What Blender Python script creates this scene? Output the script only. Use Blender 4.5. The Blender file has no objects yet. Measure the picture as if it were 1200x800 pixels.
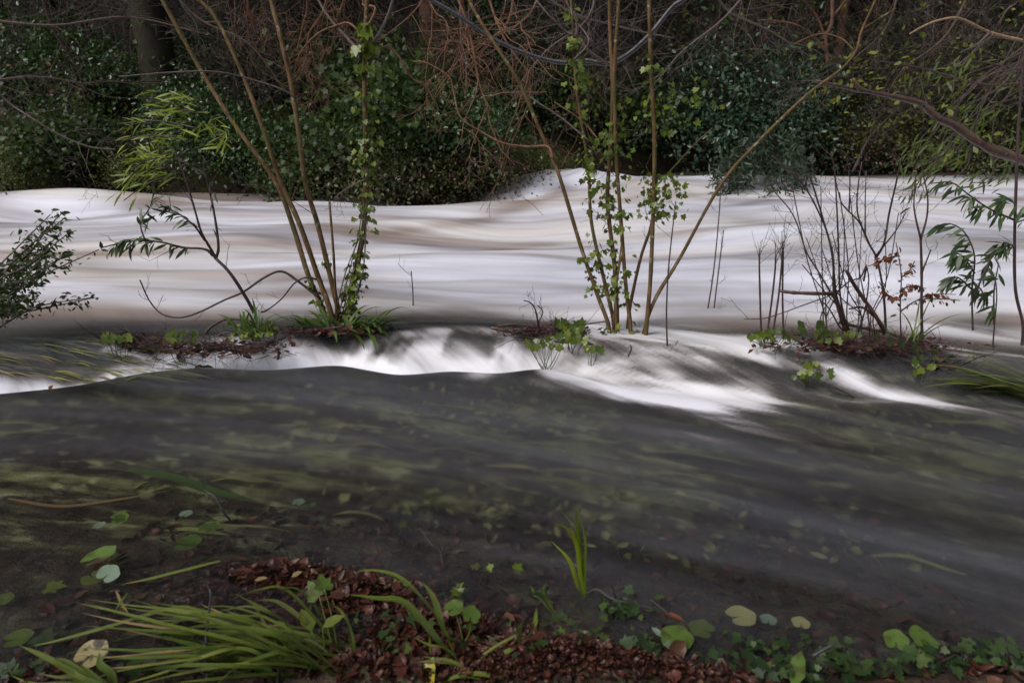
import bpy, math, random
import numpy as np
from mathutils import Vector

random.seed(11)
rng = np.random.default_rng(11)
SC = bpy.context.scene
COL = SC.collection
R = math.radians
U = random.uniform

# ------------------------------------------------------------------ camera
CAM_H, PITCH, FPX = 1.6, R(18.6), 800.0
CP, SP = math.cos(PITCH), math.sin(PITCH)
cam = bpy.data.cameras.new('camera')
cam.lens = 24; cam.sensor_width = 36
cam.clip_start = 0.05; cam.clip_end = 1500
cam_o = bpy.data.objects.new('camera', cam); COL.objects.link(cam_o)
cam_o.location = (0, 0, CAM_H); cam_o.rotation_euler = (R(90) - PITCH, 0, 0)
cam.dof.use_dof = True; cam.dof.focus_distance = 4.9; cam.dof.aperture_fstop = 3.2
SC.camera = cam_o

def ray(px, py):
    x = (px - 600) / FPX; y = -(py - 400) / FPX
    return np.array((x, CP + y * SP, -SP + y * CP))
def W(px, py, z=0.0):
    """point of the plane z seen at a pixel of the 1200x800 photograph"""
    d = ray(px, py); t = (z - CAM_H) / d[2]
    return np.array((0, 0, CAM_H)) + d * t
def P(px, py, Y):
    """point of the plane y=Y seen at that pixel"""
    d = ray(px, py); t = Y / d[1]
    return np.array((0, 0, CAM_H)) + d * t
def pxm(Y, z=0.3):
    return FPX / (Y * CP + (CAM_H - z) * SP)      # pixels per metre

# ------------------------------------------------------------------ noise (numpy)
_perm = np.random.default_rng(3).permutation(4096)
_val = np.random.default_rng(4).random(4096)
def vnoise(x, y):
    xi = np.floor(x).astype(int); yi = np.floor(y).astype(int)
    fx = x - xi; fy = y - yi
    fx = fx * fx * fx * (fx * (fx * 6 - 15) + 10); fy = fy * fy * fy * (fy * (fy * 6 - 15) + 10)
    def h(a, b): return _val[(_perm[a & 4095] + b * 131) & 4095]
    return (h(xi, yi) * (1 - fx) + h(xi + 1, yi) * fx) * (1 - fy) + (h(xi, yi + 1) * (1 - fx) + h(xi + 1, yi + 1) * fx) * fy
def fbm(x, y, o=4):
    s = 0; a = .5; t = 0
    for i in range(o):
        s = s + a * vnoise(x * 2 ** i + 17 * i, y * 2 ** i + 31 * i); t += a; a *= .5
    return s / t
def sstep(a, b, x):
    t = np.clip((x - a) / (b - a), 0, 1); return t * t * (3 - 2 * t)

# ------------------------------------------------------------------ mesh building
class MB:
    def __init__(s): s.v = []; s.f = []; s.n = 0
    def add(s, v, f):
        v = np.asarray(v, float).reshape(-1, 3)
        if isinstance(f, np.ndarray): f = [f]
        for a in f:
            a = np.asarray(a, dtype=np.int64)
            if len(a): s.f.append(a + s.n)
        s.v.append(v); s.n += len(v)
    def build(s, name, mat, parent=None, loc=None, smooth=True, rotz=0):
        v = np.concatenate(s.v) if s.v else np.zeros((0, 3))
        o0 = np.array(parent.location) if parent is not None and loc is None else (np.array(loc) if loc is not None else np.zeros(3))
        v = v - o0
        me = bpy.data.meshes.new(name)
        me.vertices.add(len(v)); me.vertices.foreach_set('co', v.astype(np.float32).ravel())
        tot = sum(a.size for a in s.f); npoly = sum(len(a) for a in s.f)
        me.loops.add(tot); me.polygons.add(npoly)
        me.loops.foreach_set('vertex_index', np.concatenate([a.ravel() for a in s.f]).astype(np.int32))
        sizes = np.concatenate([np.full(len(a), a.shape[1]) for a in s.f])
        st = np.concatenate(([0], np.cumsum(sizes)[:-1])).astype(np.int32)
        me.polygons.foreach_set('loop_start', st)
        if smooth: me.polygons.foreach_set('use_smooth', np.ones(npoly, bool))
        me.update(calc_edges=True)
        me.materials.append(mat)
        o = bpy.data.objects.new(name, me); COL.objects.link(o)
        if parent is not None: o.parent = parent
        else: o.location = o0
        return o

def thing(name, label, cat, loc, group=None):
    o = bpy.data.objects.new(name, None); COL.objects.link(o)
    o.empty_display_size = .1
    o.location = tuple(float(c) for c in loc); return tag(o, label, cat, group)
def tag(o, label=None, cat=None, group=None, kind=None):
    if label: o['label'] = label
    if cat: o['category'] = cat
    if group: o['group'] = group
    if kind: o['kind'] = kind
    return o
def dup(root, loc, rotz=0, scale=1, label=None, group=None):
    c = root.copy(); COL.objects.link(c); c.location = tuple(float(q) for q in loc); c.rotation_euler = (0, 0, rotz)
    c.scale = (scale,) * 3 if not isinstance(scale, tuple) else scale
    if label: c['label'] = label
    if group: c['group'] = group
    for ch in list(root.children):
        d = ch.copy(); COL.objects.link(d); d.parent = c
        for g in ch.children:
            e = g.copy(); COL.objects.link(e); e.parent = d
    return c

def catmull(pts, k=4):
    p = np.asarray(pts, float)
    if len(p) < 3 or k < 2:
        return p
    q = np.vstack([2 * p[0] - p[1], p, 2 * p[-1] - p[-2]])
    t = np.linspace(0, 1, k, endpoint=False)[:, None]
    out = []
    for i in range(1, len(q) - 2):
        a, b, c, d = q[i - 1], q[i], q[i + 1], q[i + 2]
        out.append(.5 * (2 * b + (c - a) * t + (2 * a - 5 * b + 4 * c - d) * t ** 2 + (3 * b - a - 3 * c + d) * t ** 3))
    out.append(p[-1:])
    return np.vstack(out)

def tube(mb, pts, rad, sides=6, lump=0.0):
    p = np.asarray(pts, float); n = len(p)
    r = np.interp(np.linspace(0, 1, n), np.linspace(0, 1, len(rad)), rad) if np.ndim(rad) else np.full(n, rad)
    if lump: r = r * (1 + lump * (rng.random(n) - .5))
    tg = np.gradient(p, axis=0); tg /= np.linalg.norm(tg, axis=1)[:, None] + 1e-9
    ref = np.array((0, 0, 1.)) if abs(tg[0, 2]) < .8 else np.array((1., 0, 0))
    a = np.cross(tg, ref); la = np.linalg.norm(a, axis=1)[:, None]; a /= la + 1e-6
    b = np.cross(tg, a)
    th = np.arange(sides) * 2 * math.pi / sides
    v = p[:, None] + r[:, None, None] * (a[:, None] * np.cos(th)[None, :, None] + b[:, None] * np.sin(th)[None, :, None])
    i = np.arange(n - 1)[:, None] * sides; j = np.arange(sides)[None]; j2 = (j + 1) % sides
    f = np.stack([i + j, i + j2, i + j2 + sides, i + j + sides], -1).reshape(-1, 4)
    vv = np.vstack([v.reshape(-1, 3), p[:1] - tg[:1] * r[0] * .3, p[-1:] + tg[-1:] * r[-1] * .8])
    k = n * sides
    c0 = np.stack([np.full(sides, k), (np.arange(sides) + 1) % sides, np.arange(sides)], -1)
    e = (n - 1) * sides
    c1 = np.stack([np.full(sides, k + 1), e + np.arange(sides), e + (np.arange(sides) + 1) % sides], -1)
    mb.add(vv, [f, np.vstack([c0, c1])])

def rdir():
    v = np.array([random.gauss(0, 1) for _ in range(3)]); return v / np.linalg.norm(v)
def nrm(v): return v / (np.linalg.norm(v) + 1e-9)

def grow(mb, p, d, L, r, depth, up=.05, wander=.3, nch=(2, 5), spread=.8, shrink=.6, tips=None, rmin=.0012, n=6, droop=0.0):
    """a branch that wanders, with children"""
    p = np.array(p, float); dd = nrm(np.array(d, float)); pts = [p.copy()]; dirs = [dd]
    for i in range(n):
        dd = nrm(dd + rdir() * wander * .6 + np.array((0, 0, up - droop * i / n)))
        p = p + dd * L / n; pts.append(p.copy()); dirs.append(dd)
    r1 = max(r * .35, rmin)
    tube(mb, catmull(pts, 2) if r > .006 else pts, [r, r1], 6 if r > .02 else (5 if r > .006 else 3))
    if tips is not None: tips.append((pts[-1], dirs[-1]))
    if depth > 0:
        for k in range(random.randint(*nch)):
            t = U(.2, .98); i = int(t * n); f = t * n - i
            q = pts[i] * (1 - f) + pts[min(i + 1, n)] * f
            side = rdir(); side = nrm(side - dirs[i] * side.dot(dirs[i]))
            nd = nrm(dirs[i] * (1 - spread * .5) + side * spread)
            rr = max((r * (1 - t) + r1 * t) * U(.5, .75), rmin)
            if tips is not None: tips.append((q, dirs[i]))
            grow(mb, q, nd, L * shrink * U(.6, 1.15), rr, depth - 1, up, wander, nch, spread, shrink, tips, rmin, max(4, n - 1), droop)

# ------------------------------------------------------------------ leaf templates: +Y from the stalk, X across, Z up
def T(v, f): return np.array(v, float), [np.array(a) for a in f]
LEAF_OVAL = T([(0, 0, 0), (-.28, .32, .05), (0, .38, -.03), (.28, .32, .05), (-.2, .72, .03), (0, .74, -.03), (.2, .72, .03), (0, 1, -.06)],
              [[(0, 3, 2), (0, 2, 1), (4, 5, 7), (5, 6, 7)], [(1, 2, 5, 4), (2, 3, 6, 5)]])
LEAF_CURL = T([(0, 0, .05), (-.3, .3, .2), (.02, .36, -.06), (.26, .34, .05), (-.24, .7, .22), (.03, .74, -.04), (.22, .66, .2), (.06, 1, .18)],
              [[(0, 3, 2), (0, 2, 1), (4, 5, 7), (5, 6, 7)], [(1, 2, 5, 4), (2, 3, 6, 5)]])
LEAF_SIMPLE = T([(0, 0, 0), (-.3, .45, .07), (0, .5, -.02), (.3, .45, .07), (0, 1, -.05)], [[(0, 3, 2), (0, 2, 1), (1, 2, 4), (2, 3, 4)]])
LEAF_LANCE = T([(0, 0, 0), (-.055, .25, .01), (.055, .25, .01), (-.07, .5, 0), (.07, .5, 0), (-.045, .78, -.05), (.045, .78, -.05), (0, 1, -.13)],
               [[(0, 2, 1), (5, 6, 7)], [(1, 2, 4, 3), (3, 4, 6, 5)]])
def _ivy():
    rim = [(0, 0), (.3, -.12), (.52, .1), (.38, .3), (.5, .62), (.24, .58), (0, 1.0), (-.24, .58), (-.5, .62), (-.38, .3), (-.52, .1), (-.3, -.12)]
    v = [(0, .3, -.03)] + [(x, y, .05 * abs(x) * 2 - .06 * max(0, y - .5)) for x, y in rim]
    n = len(rim)
    return T(v, [[(0, 1 + i, 1 + (i + 1) % n) for i in range(n)]])
LEAF_IVY = _ivy()
def _round(n=22, notch=.13, wav=.02, cup=.08):
    v = [(0, 0, 0)]; r1 = []; r2 = []
    for i in range(n + 1):
        a = -math.pi / 2 + notch + (2 * math.pi - 2 * notch) * i / n
        w = (1 + .05 * math.sin(a * 5)) * (1 - .3 * math.exp(-((a + math.pi / 2) / .3) ** 2) - .3 * math.exp(-((a - 1.5 * math.pi) / .3) ** 2))
        r1.append((.28 * math.cos(a), .28 * math.sin(a), cup * .15)); r2.append((.5 * w * math.cos(a), .5 * w * math.sin(a), cup * .6 + wav * math.sin(a * 6)))
    v += r1 + r2; m = n + 1
    return T(v, [[(0, 1 + i, 2 + i) for i in range(n)], [(1 + i, 1 + m + i, 2 + m + i, 2 + i) for i in range(n)]])
LEAF_ROUND = _round()

def leaves(mb, tmpl, pos, axis, normal, scale, wid=None):
    """instances of a leaf template baked into one mesh"""
    tv, tf = tmpl
    pos = np.asarray(pos, float).reshape(-1, 3); n = len(pos)
    if n == 0: return
    ax = np.broadcast_to(np.asarray(axis, float), (n, 3)); ax = ax / (np.linalg.norm(ax, axis=1)[:, None] + 1e-9)
    nm = np.broadcast_to(np.asarray(normal, float), (n, 3))
    xx = np.cross(ax, nm); xx /= np.linalg.norm(xx, axis=1)[:, None] + 1e-9
    zz = np.cross(xx, ax)
    sc = np.broadcast_to(np.asarray(scale, float), (n,))
    w = sc if wid is None else sc * wid
    v = pos[:, None] + xx[:, None] * (tv[None, :, 0] * w[:, None])[..., None] + ax[:, None] * (tv[None, :, 1] * sc[:, None])[..., None] + zz[:, None] * (tv[None, :, 2] * sc[:, None])[..., None]
    off = (np.arange(n) * len(tv))[:, None, None]
    mb.add(v.reshape(-1, 3), [(f[None] + off).reshape(-1, f.shape[1]) for f in tf])
def rand_dirs(n, up=0.0):
    v = rng.normal(size=(n, 3)); v /= np.linalg.norm(v, axis=1)[:, None]; v[:, 2] += up
    return v / (np.linalg.norm(v, axis=1)[:, None] + 1e-9)

def blade(mb, pts, width, side=None, fold=.25):
    """strap leaf along a polyline"""
    p = catmull(pts, 5); n = len(p)
    tg = np.gradient(p, axis=0); tg /= np.linalg.norm(tg, axis=1)[:, None] + 1e-9
    s = np.cross(tg, np.array((0, 0, 1.)) if side is None else np.asarray(side, float)); s /= np.linalg.norm(s, axis=1)[:, None] + 1e-6
    u = np.cross(s, tg)
    t = np.linspace(0, 1, n)
    w = width * .5 * np.minimum(1, .55 + t * 2.2) * np.clip((1 - t) * 2.6, 0.02, 1) ** .8
    L = p - s * w[:, None] + u * (w * fold)[:, None]; Rr = p + s * w[:, None] + u * (w * fold)[:, None]
    v = np.stack([L, p, Rr], 1).reshape(-1, 3)
    i = np.arange(n - 1)[:, None] * 3
    f = np.concatenate([i + np.array([[0, 1, 4, 3]]), i + np.array([[1, 2, 5, 4]])])
    mb.add(v, f)
def arc_blade(mb, base, az, elev, length, width, droop=1.2, twist=.25):
    base = np.array(base, float); pts = [base]; e = elev; a = az; n = 7
    for i in range(n):
        st = length / n
        pts.append(pts[-1] + st * np.array((math.cos(e) * math.cos(a), math.cos(e) * math.sin(a), math.sin(e))))
        e -= droop / n * (0.5 + i / n); a += U(-twist, twist) / n
    blade(mb, pts, width)

# ------------------------------------------------------------------ materials
def newmat(name):
    m = bpy.data.materials.new(name); m.use_nodes = True
    nt = m.node_tree; nt.nodes.clear()
    out = nt.nodes.new('ShaderNodeOutputMaterial')
    return m, nt, out
class N:
    def __init__(s, nt): s.nt = nt
    def __call__(s, typ, **kw):
        n = s.nt.nodes.new('ShaderNode' + typ)
        for k, v in kw.items():
            if k.startswith('i_'):
                key = k[2:]; key = int(key) if key.isdigit() else key.replace('_', ' ')
                if isinstance(v, bpy.types.NodeSocket): s.nt.links.new(v, n.inputs[key])
                else: n.inputs[key].default_value = v
            else: setattr(n, k, v)
        return n
    def ramp(s, fac, stops, interp='LINEAR'):
        n = s.nt.nodes.new('ShaderNodeValToRGB'); s.nt.links.new(fac, n.inputs[0]); cr = n.color_ramp; cr.interpolation = interp
        while len(cr.elements) < len(stops): cr.elements.new(.5)
        for e, (p, c) in zip(cr.elements, stops):
            e.position = p; e.color = (*c, 1) if len(c) == 3 else c
        return n.outputs[0]
    def mix(s, fac, a, b):
        n = s.nt.nodes.new('ShaderNodeMix'); n.data_type = 'RGBA'
        for idx, v in ((0, fac), (6, a), (7, b)):
            if isinstance(v, bpy.types.NodeSocket): s.nt.links.new(v, n.inputs[idx])
            else: n.inputs[idx].default_value = v if not isinstance(v, tuple) else (*v, 1)[:4]
        return n.outputs[2]
    def math(s, op, a, b=0.0, clamp=False):
        n = s.nt.nodes.new('ShaderNodeMath'); n.operation = op; n.use_clamp = clamp
        for i, v in ((0, a), (1, b)):
            if isinstance(v, bpy.types.NodeSocket): s.nt.links.new(v, n.inputs[i])
            else: n.inputs[i].default_value = v
        return n.outputs[0]
    def noise(s, vec, scale, detail=4, rough=.6):
        n = s.nt.nodes.new('ShaderNodeTexNoise'); n.inputs['Scale'].default_value = scale; n.inputs['Detail'].default_value = detail; n.inputs['Roughness'].default_value = rough
        if vec is not None: s.nt.links.new(vec, n.inputs['Vector'])
        return n.outputs[0]

def leaf_mat(name, cols, rough=.35, trans=.25, spec=.36, blotch=None):
    m, nt, out = newmat(name); k = N(nt)
    geo = k('NewGeometry'); rnd = geo.outputs['Random Per Island']
    st = [(i / max(1, len(cols) - 1), c) for i, c in enumerate(cols)]
    col = k.ramp(rnd, st)
    tc = k('TexCoord').outputs['Object']
    nz = k.noise(tc, 45, 3)
    col = k.mix(k.math('MULTIPLY', nz, .5), col, tuple(c * .45 for c in cols[0]))
    if blotch:
        col = k.mix(k.ramp(k.noise(tc, blotch[1], 3), [(.52, (0, 0, 0)), (.6, (1, 1, 1))]), col, blotch[0])
    bs = k('BsdfPrincipled', i_Base_Color=col, i_Roughness=rough)
    bs.inputs['Specular IOR Level'].default_value = spec
    nz2 = k.noise(tc, 160, 2)
    bp = k('Bump', i_Strength=.4, i_Distance=.005, i_Height=k.math('ADD', nz, k.math('MULTIPLY', nz2, .4))); nt.links.new(bp.outputs[0], bs.inputs['Normal'])
    sh = bs.outputs[0]
    if trans:
        tr = k('BsdfTranslucent', i_Color=k.mix(.5, col, (.12, .2, .02)))
        mx = k('MixShader', i_0=trans); nt.links.new(sh, mx.inputs[1]); nt.links.new(tr.outputs[0], mx.inputs[2]); sh = mx.outputs[0]
    nt.links.new(sh, out.inputs[0]); return m
def bark_mat(name, c1, c2, moss=None, scale=30, rough=.75, mossamt=.5, lichen=None):
    m, nt, out = newmat(name); k = N(nt)
    tc = k('TexCoord').outputs['Object']
    mp = k('Mapping', i_0=tc); mp.inputs['Scale'].default_value = (1, 1, .35)
    n1 = k.noise(mp.outputs[0], scale, 6, .7); n2 = k.noise(tc, scale * .18, 4)
    col = k.ramp(n1, [(.3, c1), (.7, c2)])
    if moss: col = k.mix(k.math('MULTIPLY', k.ramp(n2, [(.42, (0, 0, 0)), (.62, (1, 1, 1))]), mossamt), col, moss)
    if lichen: col = k.mix(k.ramp(k.noise(tc, scale * .6, 3), [(.6, (0, 0, 0)), (.68, (1, 1, 1))]), col, lichen)
    bs = k('BsdfPrincipled', i_Base_Color=col, i_Roughness=rough); bs.inputs['Specular IOR Level'].default_value = .12 if rough > .5 else .45
    bp = k('Bump', i_Strength=.8, i_Distance=.010, i_Height=n1); nt.links.new(bp.outputs[0], bs.inputs['Normal'])
    nt.links.new(bs.outputs[0], out.inputs[0]); return m
# ------------------------------------------------------------------ world and sun: overcast winter day
SUN_EL, SUN_AZ = R(50), R(-125)
w = bpy.data.worlds.new('World'); SC.world = w; w.use_nodes = True
wn = w.node_tree; wk = N(wn)
bg = wn.nodes['Background']
sky = wk('TexSky', sky_type='NISHITA', sun_disc=False, sun_elevation=SUN_EL, sun_rotation=SUN_AZ)
sky.air_density = 1.0; sky.dust_density = 4.0; sky.ozone_density = 1.0
hs = wk('HueSaturation'); hs.inputs['Saturation'].default_value = .38
wn.links.new(sky.outputs[0], hs.inputs['Color']); wn.links.new(hs.outputs[0], bg.inputs[0]); bg.inputs[1].default_value = .10
sl = bpy.data.lights.new('sun', 'SUN'); sl.energy = 1.5; sl.angle = R(24); sl.color = (1, .97, .94)
so = bpy.data.objects.new('sun', sl); COL.objects.link(so)
sd = Vector((math.sin(SUN_AZ) * math.cos(SUN_EL), math.cos(SUN_AZ) * math.cos(SUN_EL), math.sin(SUN_EL)))
so.rotation_euler = sd.to_track_quat('Z', 'Y').to_euler(); so.location = (0, 0, 30)
SC.view_settings.view_transform = 'Standard'; SC.view_settings.look = 'None'; SC.view_settings.gamma = 1
SC.view_settings.exposure = 0.66
SC.render.engine = 'CYCLES'
cy = SC.cycles; cy.use_denoising = True
try: cy.denoiser = 'OPENIMAGEDENOISE'
except Exception: pass
cy.caustics_refractive = True; cy.caustics_reflective = False
cy.max_bounces = 8; cy.transparent_max_bounces = 8; cy.transmission_bounces = 6; cy.glossy_bounces = 3; cy.diffuse_bounces = 3
cy.sample_clamp_indirect = 6

# ------------------------------------------------------------------ lie of the land and the water
def curve(pts, zc=0.0):
    w_ = np.array([W(a, b, zc) for a, b in pts]); o = np.argsort(w_[:, 0]); return w_[o, 0], w_[o, 1]
CR = curve([(-400, 402), (0, 400), (300, 396), (480, 386), (560, 385), (640, 394), (720, 402), (820, 410), (950, 405), (1100, 420), (1300, 436), (1700, 450)], .12)
FT = curve([(-400, 468), (0, 462), (100, 452), (180, 436), (240, 430), (320, 434), (400, 427), (470, 440), (530, 434), (580, 438), (640, 430), (720, 450), (800, 462), (900, 470), (1000, 466), (1100, 470), (1300, 485), (1700, 490)], 0)
def _smooth(c, sg):
    x = np.arange(-8, 8, .02); y = np.interp(x, *c); k = np.exp(-(np.arange(-60, 61) * .02 / sg) ** 2 / 2); k /= k.sum()
    return x, np.convolve(np.pad(y, 60, mode='edge'), k, 'valid')
CR = _smooth(CR, .12); FT = _smooth(FT, .07)
def crest_y(x): return np.interp(x, *CR)
def foot_y(x): return np.interp(x, *FT)
FB = [(-60, 11.5), (-20, 12.2), (-9, 12.7), (-6, 13.4), (-3, 13.5), (-1.2, 12.9), (-.3, 13.1), (.6, 14.6), (2, 16.2), (4, 16.9), (10, 17.2), (25, 18), (60, 19)]
def far_bank(x):
    return np.interp(x, [a for a, _ in FB], [b for _, b in FB]) + .5 * (vnoise(x * .7, x * 0 + 3.3) - .5)

ISL = [(255, 402, .85, .03, .15), (395, 381, .4, .10, .14), (640, 386, .45, .06, .10), (1000, 402, .75, .085, .16), (1090, 414, .35, .05, .12)]   # px, py, rx, height, ry
ISLW = [(W(a, b, .14), rx, h, ry) for a, b, rx, h, ry in ISL]
MND = [(325, 666, .24, .125, .09), (430, 688, .22, .095, .10), (300, 790, .3, .055, .10), (520, 735, .2, .075, .10), (620, 765, .22, .075, .09), (700, 795, .25, .085, .10), (560, 805, .6, .07, .09), (1000, 815, .5, .06, .1), (1180, 805, .25, .06, .08), (60, 805, .4, .05, .07), (430, 785, .2, .04, .08)]
MNDW = [(W(a, b, .02), rx, h, ry) for a, b, rx, h, ry in MND]
def terrain(x, y):
    x = np.asarray(x, float); y = np.asarray(y, float)
    cy_ = crest_y(x); fb = far_bank(x)
    z = -.05 - .20 * sstep(1.7, 2.9, y)
    z = z + .09 * sstep(1.75, 1.3, y) + .55 * sstep(1.3, -3, y)
    z = z + .05 * (fbm(x * 2.2, y * 2.2) - .5) + .02 * (fbm(x * 9, y * 9, 2) - .5)
    # submerged bank between the flood water and the river
    z = z + sstep(foot_y(x) - .25, cy_, y) * .28
    for c, rx, h, ry in ISLW: z = z + (h + .02) * np.exp(-(((x - c[0]) / rx) ** 2 + ((y - c[1]) / ry) ** 2))
    for c, rx, h, ry in MNDW: z = z + h * np.exp(-(((x - c[0]) / rx) ** 2 + ((y - c[1]) / ry) ** 2))
    z = z - 1.0 * sstep(cy_ + .35, cy_ + 1.6, y)
    b = y - fb
    z = z + 1.0 * sstep(-1.6, 0.0, b) + .55 * sstep(-.05, 1.1, b) + np.clip(b - .3, 0, 30) * .40 + .5 * (fbm(x * .5, y * .5) - .5) * sstep(.2, 2.5, b)
    return z
def tz(x, y): return float(terrain(np.array([x]), np.array([y]))[0])

MX, MY = P(655, 214, 14.0)[0], 14.0
def water_h(x, y):
    x = np.asarray(x, float); y = np.asarray(y, float)
    c = crest_y(x); f = foot_y(x)
    t = np.clip((y - f) / np.maximum(c - f, .05), 0, 1)
    left = sstep(1.0, .0, x)
    z = .125 * sstep(0, 1, t)
    # standing wave in front of the foam line, trough behind it
    hy = y - (f - .12)
    z = z + (.030 * left + .010) * np.where(hy > 0, np.exp(-(hy / .09) ** 2), np.exp(-(hy / .34) ** 2)) - (.03 * left + .01) * np.exp(-((y - (f + .03)) / .07) ** 2)
    z = z + .02 * np.exp(-((y - (c + .02)) / .16) ** 2)
    main = sstep(.1, 1.2, y - c)
    z = z + main * (.30 * (fbm(x * .26 + 5, (y - .12 * x) * .62, 3) - .5) + .06 * (fbm(x * .6, y * 2.2 + 9, 2) - .5))
    z = z + .40 * np.exp(-(((x - MX) / (1.1 + .9 * (x > MX))) ** 2 + ((y - MY) / 1.1) ** 2)) * (.7 + .6 * fbm(x * 1.3, y * 1.1, 3)) + .10 * np.exp(-(((x - MX + .9) / .35) ** 2 + ((y - MY + .4) / .5) ** 2)) - .16 * np.exp(-(((x - MX + 2.4) / 1.8) ** 2 + ((y - MY + 1.6) / .9) ** 2))
    z = z + .16 * np.exp(-(((x + 7.8) / 2.2) ** 2 + ((y - 12.0) / .45) ** 2)) - .12 * np.exp(-(((x + 7.5) / 2.4) ** 2 + ((y - 11.0) / .5) ** 2))
    z = z + .15 * np.exp(-(((x - 6) / 3) ** 2 + ((y - 15.2) / .7) ** 2))
    near = sstep(f - .1, f - .5, y) * sstep(1.6, 2.6, y)
    v = y + .34 * x + .05 * x * x
    z = z + near * (.020 * (fbm(x * .6, v * 2.4, 3) - .5) + .007 * (fbm(x * 2.0 + 3, v * 11, 2) - .5))
    ch = sstep(0.02, .3, t) * (1 - sstep(.8, 1, t))
    z = z + ch * .03 * (fbm(x * 5 + y * 3, y * 1.2, 2) - .5)
    return z

def axis_lines(segs):
    out = []
    for a, b, st in segs: out += list(np.arange(a, b, st))
    return np.array(out + [segs[-1][1]])
def grid_mesh(name, xs, ys, zf, mat):
    X, Y = np.meshgrid(xs, ys); x = X.ravel(); y = Y.ravel(); z = zf(x, y)
    nx = len(xs); i = (np.arange(len(ys) - 1)[:, None] * nx + np.arange(nx - 1)[None]).ravel()
    mb = MB(); mb.add(np.stack([x, y, z], 1), np.stack([i, i + 1, i + nx + 1, i + nx], 1))
    return mb.build(name, mat), x, y, z

# ground material
def ground_mat():
    m, nt, out = newmat('ground'); k = N(nt)
    tc = k('TexCoord').outputs['Object']
    n1 = k.noise(tc, 14, 6, .65); n2 = k.noise(tc, 2.3, 5, .6); n3 = k.noise(tc, 55, 3)
    col = k.ramp(n1, [(.3, (.012, .008, .006)), (.5, (.032, .021, .016)), (.7, (.065, .046, .035))])
    sx = k('SeparateXYZ', i_0=tc)
    v = k.math('ADD', sx.outputs[1], k.math('MULTIPLY', sx.outputs[0], k.math('ADD', .34, k.math('MULTIPLY', sx.outputs[0], .05))))
    cb = k('CombineXYZ', i_0=k.math('MULTIPLY', sx.outputs[0], 1.1), i_1=k.math('MULTIPLY', v, 4.6))
    c1 = k.noise(cb.outputs[0], 1.0, 4, .55); c2 = k.noise(cb.outputs[0], 4.0, 3, .6)
    near = k('MapRange', i_Value=sx.outputs[1]); near.inputs['From Min'].default_value = 4.5; near.inputs['From Max'].default_value = 3.8; near = near.outputs[0]; run = k('MapRange', i_Value=sx.outputs[1]); run.inputs['From Min'].default_value = 2.2; run.inputs['From Max'].default_value = 2.9; run.inputs['To Min'].default_value = .12
    ol = k.math('MULTIPLY', k.ramp(c1, [(.46, (0, 0, 0)), (.64, (1, 1, 1))]), k.ramp(c2, [(.38, (.15, .15, .15)), (.62, (1, 1, 1))]))
    col = k.mix(k.math('MULTIPLY', ol, k.math('MULTIPLY', near, run.outputs[0])), col, (.20, .205, .095))
    cd = k('CombineXYZ', i_0=k.math('MULTIPLY', sx.outputs[0], 6.0), i_1=k.math('MULTIPLY', v, 12.0))
    dap = k.math('MULTIPLY', k.ramp(k.noise(cd.outputs[0], 1.0, 2, .5), [(.56, (0, 0, 0)), (.66, (1, 1, 1))]), k.ramp(c1, [(.36, (0, 0, 0)), (.55, (1, 1, 1))]))
    col = k.mix(k.math('MULTIPLY', dap, k.math('MULTIPLY', near, run.outputs[0])), col, (.27, .275, .145))
    far_ol = k.ramp(n2, [(.5, (0, 0, 0)), (.62, (1, 1, 1))])
    col = k.mix(k.math('MULTIPLY', far_ol, k.math('SUBTRACT', .6, near, True)), col, (.05, .055, .018))
    bs = k('BsdfPrincipled', i_Base_Color=col, i_Roughness=.75); bs.inputs['Specular IOR Level'].default_value = .12
    bp = k('Bump', i_Strength=.8, i_Distance=.02, i_Height=k.math('ADD', n1, n3)); nt.links.new(bp.outputs[0], bs.inputs['Normal'])
    nt.links.new(bs.outputs[0], out.inputs[0]); return m
gx = axis_lines([(-300, -60, 20), (-60, -20, 2), (-20, -5, .4), (-5, 5, .055), (5, 20, .4), (20, 60, 2), (60, 300, 20)])
gy = axis_lines([(-60, -5, 2), (-5, .8, .25), (.8, 5.6, .05), (5.6, 12, .3), (12, 22, .15), (22, 50, .8), (50, 300, 12)])
ground, _, _, _ = grid_mesh('ground', gx, gy, terrain, ground_mat()); tag(ground, kind='structure')

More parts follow.
